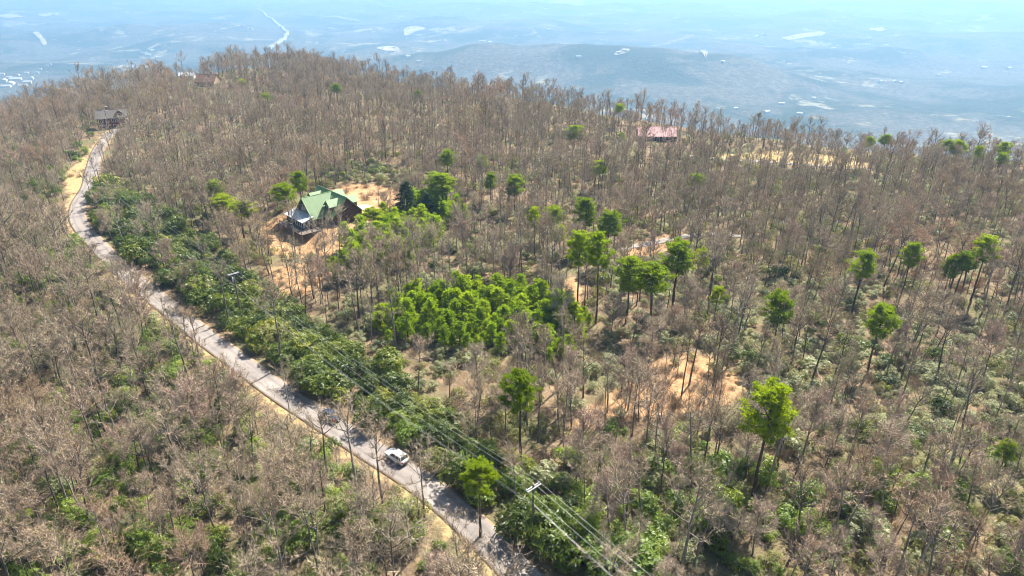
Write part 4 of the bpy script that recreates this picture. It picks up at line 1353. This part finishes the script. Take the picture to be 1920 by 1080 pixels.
# ------------------------------------------------------------------ scatter plans
def jitter(x0, x1, y0, y1, cell, g):
    xs, ys = np.meshgrid(np.arange(x0, x1, cell), np.arange(y0, y1, cell))
    x = xs.ravel() + g.uniform(-0.55, 0.55, xs.size) * cell
    y = ys.ravel() + g.uniform(-0.55, 0.55, xs.size) * cell
    return x, y

def in_view(x, y, z, up, mx=60, my=60):
    px, py, zc = project(x, y, z + up)
    return (zc > 5) & (px > -mx) & (px < 1920 + mx) & (py < 1080 + my)

def keepout(x, y, extra=0.0):
    ok = np.ones(len(x), bool)
    for hx, hy, r in HOUSES_XY:
        ok &= np.hypot(x - hx, y - hy) > r + extra
    for px, py, r in KEEP:
        ok &= np.hypot(x - px, y - py) > r
    return ok

def zmask(x, y, names):
    r = np.zeros(len(x), bool)
    for n in names:
        r |= inside(x, y, Z[n])
    return r

g = np.random.default_rng(11)
# bare trees
x, y = jitter(-420, 420, 40, 640, 3.95, g)
xb, yb = jitter(-200, 0, 40, 200, 8.5, g)
lb = np.interp(yb, [q[1] for q in ROADL[::-1]], [q[0] for q in ROADL[::-1]]) - xb > 16
x, y = np.concatenate([x, xb[lb]]), np.concatenate([y, yb[lb]])
d_edge = sdf(x, y, PLATEAU)
z = height(x, y)
ok = (d_edge < 14) & in_view(x, y, z, 6, 260, 260)
x, y, z = x[ok], y[ok], z[ok]
dr = seg_dist(x, y, ROADL)
prob = np.where((x > -20) & (y < 200), 0.82, 0.95)
prob[zmask(x, y, ['right_low'])] = 0.97
prob *= np.where(fbm(x / 22, y / 22, 77, 2) < -0.28, 0.55, 1.0)
prob[dr < 3.7] = 0
left = np.interp(y, [q[1] for q in ROADL[::-1]], [q[0] for q in ROADL[::-1]]) - x
prob[(dr >= 3.7) & (dr < 8)] *= np.where(left[(dr >= 3.7) & (dr < 8)] > 0, 0.6, 0.4)
prob[zmask(x, y, ['yard', 'thicket_b', 'verge', 'trail'])] = 0
prob[zmask(x, y, ['thicket_a'])] = 0.06
prob[zmask(x, y, ['bank'])] = 0.6
prob[zmask(x, y, ['belt'])] *= 0.10
prob[zmask(x, y, ['slope'])] *= 0.8
prob[zmask(x, y, ['silver', 'silver2'])] *= 0.72
prob[zmask(x, y, ['lane', 'farlane'])] *= 0.5
prob[zmask(x, y, ['thicket_b'])] = 0.05
hill = np.hypot(x + 235, y - 500) < 75
prob[hill] *= 0.42
ok = (g.uniform(0, 1, len(x)) < prob) & keepout(x, y)
for cx_, cy_ in CARS:
    ok &= np.hypot(x - cx_, y - cy_) > 3
TB = np.mean(np.array(Z['thicket_b']), 0) * 0.93
# a clear view between the lens and each vehicle and house front
for (cx_, cy_, wd, ln) in ((CARS[0][0], CARS[0][1], 1.6, 13), (CARS[1][0], CARS[1][1], 1.1, 14), (HOUSE[0], HOUSE[1], 13, 30), (TB[0] + 2, TB[1], 27, 15), *[(q[0], q[1], 1.8, 11) for q in PXY], (RED[0], RED[1], 2.5, 34), (PINK[0] - 2, PINK[1], 3.5, 34), *HILLTOP):
    v = np.array([-cx_, -cy_]) / math.hypot(cx_, cy_)
    a = (x - cx_) * v[0] + (y - cy_) * v[1]
    b = np.abs((x - cx_) * v[1] - (y - cy_) * v[0])
    ok &= ~((a > 0) & (a < ln) & (b < wd))
x, y, z = x[ok], y[ok], z[ok]
left = np.interp(y, [q[1] for q in ROADL[::-1]], [q[0] for q in ROADL[::-1]]) - x
k = g.uniform(0, 1, len(x))
kind = np.where(k < 0.72, g.integers(0, NF, len(x)), np.where(k < 0.90, NF + g.integers(0, NS, len(x)), NF + NS + g.integers(0, NB, len(x))))
near_left = (left > 0) & (y < 170)
kind = np.where(near_left & (g.uniform(0, 1, len(x)) < 0.4), NF + g.integers(0, NS, len(x)), kind)
size = np.clip(np.exp(g.normal(-0.10, 0.20, len(x))), 0.5, 1.4) * (1 + 0.35 * fbm(x / 45, y / 45, 88, 2))
size *= np.where(g.uniform(0, 1, len(x)) < 0.22, 0.62, 1.0)
size *= np.where(near_left, 1.04, 1.0)
size *= np.where((y > 200), 0.90, 1.0) * np.where((sdf(x, y, PLATEAU) > -30) & (x > 0), 0.86, 1.0)
for (cx_, cy_, wd, ln) in HILLTOP:
    v = np.array([-cx_, -cy_]) / math.hypot(cx_, cy_)
    a = (x - cx_) * v[0] + (y - cy_) * v[1]
    b = np.abs((x - cx_) * v[1] - (y - cy_) * v[0])
    size *= np.where((a > -6) & (a < 120) & (b < 11), np.clip(0.25 + a / 160, 0.25, 1.0), 1.0)
size *= np.where((np.hypot(x + 235, y - 500) < 75) & (g.uniform(0, 1, len(x)) < 0.6), 1.4, 1.0)
TKEYS = ['forest_%d' % i for i in range(NF)] + ['spread_%d' % i for i in range(NS)] + ['bud_%d' % i for i in range(NB)]
TREES = dict(x=x, y=y, z=z - 0.05, kind=kind, sx=size * g.uniform(0.85, 1.15, len(x)), sz=size * g.uniform(0.92, 1.12, len(x)), rz=g.uniform(0, 6.28, len(x)), tx=g.normal(0, 0.06, len(x)), ty=g.normal(0, 0.06, len(x)))

# shrubs
def shrubs(cell, region, seed):
    g = np.random.default_rng(seed)
    x, y = jitter(*region, cell, g)
    z = height(x, y)
    ok = (sdf(x, y, PLATEAU) < 6) & in_view(x, y, z, 1, 150, 150)
    return x[ok], y[ok], z[ok], g

x, y, z, g = shrubs(2.5, (-420, 420, 45, 560), 21)
dr = seg_dist(x, y, ROADL)
left = np.interp(y, [q[1] for q in ROADL[::-1]], [q[0] for q in ROADL[::-1]]) - x
belt = zmask(x, y, ['belt']) | ((left < 0) & (dr > 4.4) & (dr < 12) & (y < 235))
sil = zmask(x, y, ['silver', 'silver2'])
low = zmask(x, y, ['green_low'])
left = np.interp(y, [q[1] for q in ROADL[::-1]], [q[0] for q in ROADL[::-1]]) - x
n1 = fbm(x / 16, y / 16, 55, 3)
n2 = fbm(x / 30, y / 30, 65, 3)
prob = np.where(n1 > 0.0, 0.62, 0.25)
prob = np.where(y > 290, prob * 0.2, prob)
prob = np.where((left > 0) & (y < 200), np.where(n1 > -0.2, 0.97, 0.6), prob)
prob = np.where(sil, np.where(n1 > -0.15, 0.92, 0.5), prob)
prob = np.where(low, np.where(n1 > -0.2, 0.95, 0.6), prob)
rlow = zmask(x, y, ['right_low'])
prob = np.where(rlow, np.where(n1 > -0.2, 0.95, 0.6), prob)
prob = np.where(belt, 0.97, prob)
prob[dr < 4.0] = 0
prob[(dr < 6) & ~belt] *= 0.35
prob[zmask(x, y, ['yard', 'trail', 'lane', 'farlane', 'verge'])] *= 0.03
prob[zmask(x, y, ['slope', 'bank'])] *= 0.12
prob[zmask(x, y, ['thicket_a', 'thicket_b'])] *= 0.3
ok = (g.uniform(0, 1, len(x)) < prob) & keepout(x, y)
for cx_, cy_ in CARS:
    ok &= np.hypot(x - cx_, y - cy_) > 3.2
x, y, z, belt, sil, low, left, n2, rlow = [a[ok] for a in (x, y, z, belt, sil, low, left, n2, rlow)]
k = g.uniform(0, 1, len(x))
cls = np.where(n2 + 0.5 * (k - 0.5) > 0.05, 1, 2)                       # 0 rhododendron, 1 laurel, 2 olive
cls = np.where(belt, np.where(k < 0.88, 0, 2), cls)
cls = np.where(sil & ~belt, np.where(k < 0.72, 1, np.where(k < 0.85, 2, 0)), cls)
cls = np.where(low & ~belt, np.where(k < 0.6, 3, np.where(k < 0.78, 1, np.where(k < 0.9, 0, 2))), cls)
cls = np.where(rlow & ~low & ~belt, np.where(k < 0.4, 2, np.where(k < 0.68, 1, np.where(k < 0.9, 3, 0))), cls)
cls = np.where(belt & (y < 100) & (g.uniform(0, 1, len(x)) < 0.3), 3, cls)
cls = np.where((left > 0) & ~belt, np.where(n2 + 0.6 * (k - 0.5) > 0.02, np.where(k < 0.75, 3, 0), np.where(k < 0.2, 1, np.where(k < 0.4, 3, 2))), cls)
size = np.clip(np.exp(g.normal(-0.12, 0.32, len(x))), 0.4, 1.7) * np.where(belt, 1.65, 1.0) * np.where(low | rlow, 1.2, 1.0) * np.where((left > 0) & ~belt, 1.12, 1.0)
SKEYS = ['rhodo_%d' % i for i in range(3)] + ['laurel_%d' % i for i in range(3)] + ['olive_%d' % i for i in range(3)] + ['fresh_%d' % i for i in range(3)]
SHRUBS = dict(x=x, y=y, z=z - 0.05, kind=cls * 3 + g.integers(0, 3, len(x)), sx=size * g.uniform(0.85, 1.2, len(x)), sz=size * g.uniform(0.85, 1.25, len(x)), rz=g.uniform(0, 6.28, len(x)), tx=np.zeros(len(x)), ty=np.zeros(len(x)))

# young pines of the two thickets
g = np.random.default_rng(31)
yp = []
for nm, cell in (('thicket_a', 2.7), ('thicket_b', 2.35)):
    P = np.array(Z[nm])
    x, y = jitter(P[:, 0].min() - 5, P[:, 0].max() + 5, P[:, 1].min() - 5, P[:, 1].max() + 5, cell, g)
    d_ = sdf(x, y, Z[nm]) + 6 * fbm(x / 9, y / 9, 91, 2)
    ok = (d_ < 0.5) & keepout(x, y) & (g.uniform(0, 1, len(x)) < 0.93)
    for q in zip(x[ok], y[ok]):
        yp.append((q[0], q[1], nm))

# twiggy brush
x, y, z, g = shrubs(3.2, (-420, 420, 45, 280), 41)
dr = seg_dist(x, y, ROADL)
left = np.interp(y, [q[1] for q in ROADL[::-1]], [q[0] for q in ROADL[::-1]]) - x
prob = np.where(left > 0, 0.18, 0.40)
prob[dr < 3.8] = 0
prob[zmask(x, y, ['trail', 'verge', 'lane', 'farlane'])] = 0.05
prob[zmask(x, y, ['yard'])] = 0.22
prob[zmask(x, y, ['bank', 'slope'])] = 0.7
ok = (g.uniform(0, 1, len(x)) < prob) & keepout(x, y)
x, y, z = x[ok], y[ok], z[ok]
s = g.uniform(0.6, 1.5, len(x))
BRUSH = dict(x=x, y=y, z=z, kind=g.integers(0, 2, len(x)), sx=s, sz=s * g.uniform(0.8, 1.4, len(x)), rz=g.uniform(0, 6.28, len(x)), tx=np.zeros(len(x)), ty=np.zeros(len(x)))

# ------------------------------------------------------------------ masses: one object each, geometry nodes place the copies
def mass(name, label, plan, keys, sel):
    col = bpy.data.collections.new(name + '_kinds')
    for i, k in enumerate(keys):
        o = bpy.data.objects.new('%s_%02d' % (name, i), PROTO[k]['joined'])
        col.objects.link(o)
    n = int(sel.sum())
    me = bpy.data.meshes.new(name)
    me.vertices.add(n)
    me.vertices.foreach_set('co', np.column_stack([plan['x'][sel], plan['y'][sel], plan['z'][sel]]).astype(np.float32).ravel())
    def attr(nm, typ, fld, v):
        a = me.attributes.new(nm, typ, 'POINT')
        a.data.foreach_set(fld, v)
    attr('turn', 'FLOAT_VECTOR', 'vector', np.column_stack([plan['tx'][sel], plan['ty'][sel], plan['rz'][sel]]).astype(np.float32).ravel())
    attr('size', 'FLOAT_VECTOR', 'vector', np.column_stack([plan['sx'][sel], plan['sx'][sel], plan['sz'][sel]]).astype(np.float32).ravel())
    attr('kind', 'INT', 'value', plan['kind'][sel].astype(np.int32))
    o = link(name, me)
    tag(o, label, None, None, 'stuff')
    ng = bpy.data.node_groups.new(name, 'GeometryNodeTree')
    ng.interface.new_socket('Geometry', in_out='INPUT', socket_type='NodeSocketGeometry')
    ng.interface.new_socket('Geometry', in_out='OUTPUT', socket_type='NodeSocketGeometry')
    N, Lk = ng.nodes, ng.links
    gi, go = N.new('NodeGroupInput'), N.new('NodeGroupOutput')
    ci = N.new('GeometryNodeCollectionInfo')
    ci.inputs[0].default_value = col
    ci.inputs['Separate Children'].default_value = True
    ci.inputs['Reset Children'].default_value = True
    ip = N.new('GeometryNodeInstanceOnPoints')
    ip.inputs['Pick Instance'].default_value = True
    def named(nm, typ):
        a = N.new('GeometryNodeInputNamedAttribute')
        a.data_type = typ
        a.inputs[0].default_value = nm
        return a.outputs[0]
    er = N.new('FunctionNodeEulerToRotation')
    Lk.new(named('turn', 'FLOAT_VECTOR'), er.inputs[0])
    Lk.new(gi.outputs[0], ip.inputs['Points'])
    Lk.new(ci.outputs[0], ip.inputs['Instance'])
    Lk.new(named('kind', 'INT'), ip.inputs['Instance Index'])
    Lk.new(er.outputs[0], ip.inputs['Rotation'])
    Lk.new(named('size', 'FLOAT_VECTOR'), ip.inputs['Scale'])
    Lk.new(ip.outputs[0], go.inputs[0])
    o.modifiers.new('copies', 'NODES').node_group = ng
    return o

def biggest(plan, n, hgt):
    px, py, zc = project(plan['x'], plan['y'], plan['z'] + hgt * plan['sz'] * 0.6)
    vis = (px > 5) & (px < 1915) & (py > 5) & (py < 1070)
    sc = np.where(vis, plan['sz'] * plan['sx'] / zc ** 2, 0)
    i = np.argsort(-sc)[:n]
    return i

# landmarks that a viewer can find, for telling look-alikes apart
LAND += [(CARS[0][0], CARS[0][1], 'white sport utility vehicle'), (CARS[1][0], CARS[1][1], 'dark blue car'), (POLES[1][0], POLES[1][1], 'lower utility pole'), (POLES[2][0], POLES[2][1], 'utility pole with the transformer'),
         (HOUSE[0], HOUSE[1], 'green roofed house')]
for px, py, wds in ((60, 1010, 'bottom left corner of the photo'), (1860, 1010, 'bottom right corner of the photo'), (40, 800, 'left edge, three quarters down'), (40, 600, 'left edge just below the middle'), (1880, 700, 'right edge, two thirds down'),
                    (300, 1020, 'bottom edge, a sixth across'), (560, 1030, 'bottom edge under the dark blue car'), (960, 1060, 'spot where the road leaves the photo'), (1250, 1030, 'bottom edge, two thirds across'), (1550, 1030, 'bottom edge, four fifths across'),
                    (320, 590, 'shaded road bend'), (480, 700, 'road halfway to the bend'), (620, 690, 'cables above the dark blue car'), (800, 790, 'cables above the white vehicle'), (230, 430, 'upper end of the road'), (290, 800, 'middle of the woods left of the road'), (1230, 720, 'tan dirt slope'), (1650, 850, 'middle of the lower right woods')):
    a = place(px, py)
    LAND.append((a[0], a[1], wds))
SHORT = {
    'large round crowned pine standing alone at lower right': 'large round pine at lower right',
    'pine with tall bare trunk beside the tan dirt slope, right of the power cables': 'bare trunked pine by the dirt slope',
    'yellow green pine at the roadside beside the lower utility pole': 'yellow green roadside pine',
    'broad bushy pine, front one of the three right of the red dirt trail': 'broad bushy pine',
    'pine crowded behind the left side of the broad bushy pine': 'pine behind the broad bushy pine',
    'dark limbed umbrella pine right of the broad bushy pine': 'dark limbed umbrella pine',
    'slim small pine just right of the dark limbed umbrella pine': 'slim small pine right of centre',
    'left one of the tall pine pair beside the red dirt trail': 'tall pine pair',
    'back pine of the cluster left of the green roofed house': 'back pine left of the house',
    'middle pine of the cluster left of the green roofed house': 'middle pine left of the house',
    'front bright pine of the cluster left of the green roofed house': 'bright pine left of the house',
    'pine with bare lower trunk at the left corner of the green roofed house': 'pine at the house corner',
    'short flat pine at the right end of the green roofed house': 'short pine right of the house',
    'thin crowned pine in the silvery laurel right of centre': 'thin crowned pine in the laurel',
    'bright round pine in the silvery laurel at right': 'bright round pine in the laurel',
    'small narrow pine in the laurel right of the bushy pine': 'small narrow pine in the laurel',
    'large full pine behind the green thicket right of the green roofed house': 'large full pine behind the thicket',
    'dark blue green conical cedar right of the green roofed house': 'dark conical cedar',
    'thin pine at the left end of the row left of the tall pine pair': 'thin pine left of the pair',
    'low pine in front of the row left of the tall pine pair': 'low pine left of the pair',
    'middle pine of the little row left of the tall pine pair': 'middle pine left of the pair',
    'lone pine in the brown woods above the round umbrella pine': 'lone pine above the umbrella pine',
    'lone pine in the brown woods below the pink roofed house': 'lone pine below the pink roof',
    'lone full pine below the skyline at upper centre': 'lone full pine at upper centre',
    'small pine on the skyline left of the pink roofed house': 'small skyline pine',
    'tall full pine behind the tall pine pair': 'full pine behind the pair',
    'round umbrella pine right behind the tall pine pair': 'umbrella pine behind the pair',
    'flat topped pine standing alone above centre': 'flat topped pine above centre',
    'yellowish flat pine, leftmost of the right hand pines': 'yellowish flat pine at right',
    'oval pine second of the row at right': 'oval pine at right',
    'right one of the tall pine pair beside the red dirt trail': 'right tall pine',
    'tallest umbrella pine of the row at right': 'tallest umbrella pine at right',
}
_one = ['', 'first', 'second', 'third', 'fourth', 'fifth', 'sixth', 'seventh', 'eighth', 'ninth', 'tenth', 'eleventh', 'twelfth', 'thirteenth', 'fourteenth', 'fifteenth', 'sixteenth', 'seventeenth', 'eighteenth', 'nineteenth']
ORD = ['nearest'] + [w + ' nearest' for w in _one[2:]] + ['twentieth nearest'] + ['twenty %s nearest' % w for w in _one[1:10]] + ['thirtieth nearest'] + ['thirty %s nearest' % w for w in _one[1:10]] + ['fortieth nearest'] + ['forty %s nearest' % w for w in _one[1:10]]
def words_for(px, py, what, lp=None, names=None):
    """what(i) -> describing words; gives every plant a label of its own: what it is, on which side of which landmark, how near"""
    if lp is None:
        lp = [project(lx, ly, h1(lx, ly))[:2] for lx, ly, _ in LAND]
        names = [q[2] for q in LAND]
    out = [None] * len(px)
    cnt = {}
    best = []
    for i in range(len(px)):
        d = [math.hypot(px[i] - a, py[i] - b) for a, b in lp]
        j = int(np.argmin(d))
        best.append((d[j], i, j))
    for dd, i, j in sorted(best):
        a, b = lp[j]
        dx, dy = px[i] - a, py[i] - b
        wds = names[j]
        if 'photo' in wds or 'middle' in wds or 'edge' in wds or 'road' in wds or 'cables' in wds:
            side = 'near'
        else:
            side = ('right of' if dx > 0 else 'left of') if abs(dx) > abs(dy) else ('in front of' if dy > 0 else 'behind')
        wd = what(i)
        wds = SHORT.get(wds, wds)
        c = cnt.get((wd, side, wds), 0)
        cnt[(wd, side, wds)] = c + 1
        lab = '%s %s the %s' % (wd, side, wds)
        if c or side == 'near':
            lab += ', ' + (ORD[c] if c < len(ORD) else 'farther')
        w = lab.split()
        out[i] = ' '.join(w[:16])
    return out

VL = [(0, 160, 'left edge of the photo'), (60, 150, 'valley town centre'), (80, 75, 'narrow clearing in the left valley'), (160, 50, 'thin pale field at left'), (290, 100, 'hilltop skyline at left'), (440, 52, 'highway, on its left'), (720, 93, 'bright clearing above the left woods'), (780, 110, 'left foot of the wooded ridge'),
      (910, 80, 'crest of the wooded ridge'), (1020, 60, 'slope beyond the wooded ridge'), (1160, 100, 'right end of the wooded ridge'), (1320, 97, 'tiny clearing below the bare field'), (1420, 68, 'large bare field'), (1470, 205, 'right skyline trees'), (1670, 154, 'middle of the right valley'), (1860, 130, 'right edge of the valley')]
VB = town + farms
vlab = words_for([q[0] for q in VB], [q[1] for q in VB], lambda i: 'tiny pale roofed building' if i >= len(town) else 'hazy pale town building', [(q[0], q[1]) for q in VL], [q[2] for q in VL])
for i, (px, py, L, W) in enumerate(VB):
    x, y, z = place(px, py)
    tn = i < len(town)
    gable_building('town_building' if tn else 'valley_building', vlab[i], 'building', (x, y, z), R(random.choice((20, 24, 110, 16))) if tn else random.uniform(0, 3.1), L * (0.55 if tn else 1), W * (0.6 if tn else 1), random.uniform(5, 9), W * 0.15, M['white_siding'], M['town_roof'],
                   group='pale town roofs in the valley at left' if tn else 'scattered pale roofs in the valley', base_drop=8)

def individuals(plan, keys, n, hgt, name_of, what_of, cat, group):
    idx = biggest(plan, n, hgt)
    px, py, _ = project(plan['x'][idx], plan['y'][idx], plan['z'][idx] + hgt * 0.35 * plan['sz'][idx])
    labs = words_for(px, py, lambda q: what_of(keys[int(plan['kind'][idx[q]])], plan['sz'][idx[q]]))
    for q, i in enumerate(idx):
        key = keys[int(plan['kind'][i])]
        t = grow(key, name_of(key), labs[q], cat, group, (plan['x'][i], plan['y'][i], plan['z'][i]), plan['rz'][i], (plan['sx'][i], plan['sx'][i], plan['sz'][i]))
        t.rotation_euler = (plan['tx'][i], plan['ty'][i], plan['rz'][i])
    sel = np.ones(len(plan['x']), bool)
    sel[idx] = False
    return sel

def tree_words(key, s):
    a = {'f': 'slender', 's': 'spreading', 'b': 'dense pinkish'}[key[0]]
    return ('tall ' if s > 1.05 else 'small ' if s < 0.66 else '') + a + ' bare tree'
sel = individuals(TREES, TKEYS, 300, 12.0, lambda k: 'bare_tree', tree_words, 'tree', 'nearest bare trees of the woods')
mass('bare_woods', 'brown leafless woods covering the mountain top', TREES, TKEYS, sel)

SW = {'r': 'dark green rhododendron', 'l': 'silvery grey green laurel', 'o': 'olive green shrub', 'f': 'fresh green rhododendron'}
sel = individuals(SHRUBS, SKEYS, 300, 2.2, lambda k: {'r': 'rhododendron_shrub', 'l': 'laurel_shrub', 'o': 'evergreen_shrub', 'f': 'rhododendron_shrub'}[k[0]], lambda k, s: ('big ' if s > 1.35 else 'low ' if s < 0.75 else '') + SW[k[0]], 'shrub', 'nearest evergreen shrubs')
mass('evergreen_undergrowth', 'evergreen undergrowth of rhododendron and laurel beneath the bare woods', SHRUBS, SKEYS, sel)
mass('dry_brush', 'low dry twiggy brush on the forest floor', BRUSH, ['brush_0', 'brush_1'], np.ones(len(BRUSH['x']), bool))

# fallen logs
g = np.random.default_rng(61)
lp_ = [(120, 700), (210, 860), (90, 930), (330, 760), (420, 850), (250, 980), (520, 960), (400, 1010), (1360, 900), (1500, 960), (1700, 880), (1620, 760), (1780, 1000), (1240, 790), (1120, 860), (1580, 660)]
lpos = [place(*q) for q in lp_]
llab = words_for([q[0] for q in lp_], [q[1] for q in lp_], lambda i: 'pale fallen log')
for i, (lx, ly, lz) in enumerate(lpos):
    L_ = g.uniform(5, 9)
    a_ = g.uniform(0, 6.28)
    t = empty('fallen_log', (lx, ly, lz), a_)
    tag(t, llab[i], 'log', 'fallen logs in the woods')
    pm = PM()
    xs_ = np.linspace(-L_ / 2, L_ / 2, 7)
    zs_ = [h1(lx + q * math.cos(a_), ly + q * math.sin(a_)) - lz + 0.22 for q in xs_]
    pm.tube(np.column_stack([xs_, np.cumsum(g.normal(0, 0.07, 7)), zs_]), np.linspace(0.2, 0.07, 7), 7, 0)
    link('trunk', pm.mesh('log_trunk', [M['log_pale']]), t)
    pb = PM()
    for k in range(4):
        x0 = g.uniform(0, L_ / 2)
        b0 = np.array([x0, 0, float(np.interp(x0, xs_, zs_))])
        d_ = np.array([0.7, g.choice([-1, 1]) * 0.8, g.uniform(0.2, 0.9)])
        pb.tube([b0, b0 + d_ * 0.8, b0 + d_ * 1.3 + np.array([0.3, 0, 0.35])], [0.07, 0.05, 0.015], 5, 0)
    link('branch', pb.mesh('log_branch', [M['log_pale']]), t)

# young pines, each one a tree
g = np.random.default_rng(51)
pp = [(q, project(q[0], q[1], h1(q[0], q[1]) + 3)) for q in yp]
n_of = {'thicket_a': 0, 'thicket_b': 0}
where = {'thicket_a': 'thicket right of the house', 'thicket_b': 'bright thicket at the centre'}
for nm in where:
    mem = sorted([(p[1], p[0], q) for q, p in pp if q[2] == nm])
    rows = [mem[i:i + 12] for i in range(0, len(mem), 12)]
    for ri, row in enumerate(rows):
        row.sort(key=lambda a: a[1])
        for ci_, (py_, px_, q) in enumerate(row):
            s = g.uniform(0.5, 1.15) * (1.0 if nm == 'thicket_b' else 1.1)
            lab = 'young green pine in the %s, row %s from the back, %s from left' % (where[nm], ['one', 'two', 'three', 'four', 'five', 'six', 'seven', 'eight', 'nine', 'ten', 'eleven', 'twelve', 'thirteen', 'fourteen', 'fifteen', 'sixteen', 'seventeen', 'eighteen', 'nineteen', 'twenty', 'twenty one', 'twenty two', 'twenty three', 'twenty four', 'twenty five', 'twenty six', 'twenty seven', 'twenty eight'][min(ri, 27)],
                  ['first', 'second', 'third', 'fourth', 'fifth', 'sixth', 'seventh', 'eighth', 'ninth', 'tenth', 'eleventh', 'twelfth'][ci_])
            lab = lab.replace('young green pine in the', 'young pine in').replace(' from the back,', ' from back,')
            grow('young_%d' % g.integers(0, 3), 'young_pine', ' '.join(lab.split()[:16]), 'tree', 'young pines of the ' + where[nm], (q[0], q[1], h1(q[0], q[1])), g.uniform(0, 6.28), (s * g.uniform(1.15, 1.6), s * g.uniform(1.15, 1.6), s * 1.08))

# ------------------------------------------------------------------ haze
low_z = min(v.co.z for v in bpy.data.objects['terrain'].data.vertices)
print('LOWEST', low_z)
hz = MB().box(-60000, 60000, -30000, 60000, low_z - 1.0, 86)
hm = bpy.data.materials.new('haze')
hm.use_nodes = True
ht = hm.node_tree
ht.nodes.remove(ht.nodes['Principled BSDF'])
pv = ht.nodes.new('ShaderNodeVolumePrincipled')
pv.inputs['Color'].default_value = (0.38, 0.68, 1.0, 1)
pv.inputs['Density'].default_value = 0.00016
pv.inputs['Anisotropy'].default_value = 0.25
ht.links.new(pv.outputs[0], ht.nodes['Material Output'].inputs['Volume'])
ho = hz.build('haze', hm)
tag(ho, 'pale blue haze filling the air over the valley', kind='stuff')
ho.display_type = 'WIRE'
print('COUNTS trees', len(TREES['x']), 'shrubs', len(SHRUBS['x']), 'brush', len(BRUSH['x']), 'young', len(yp))
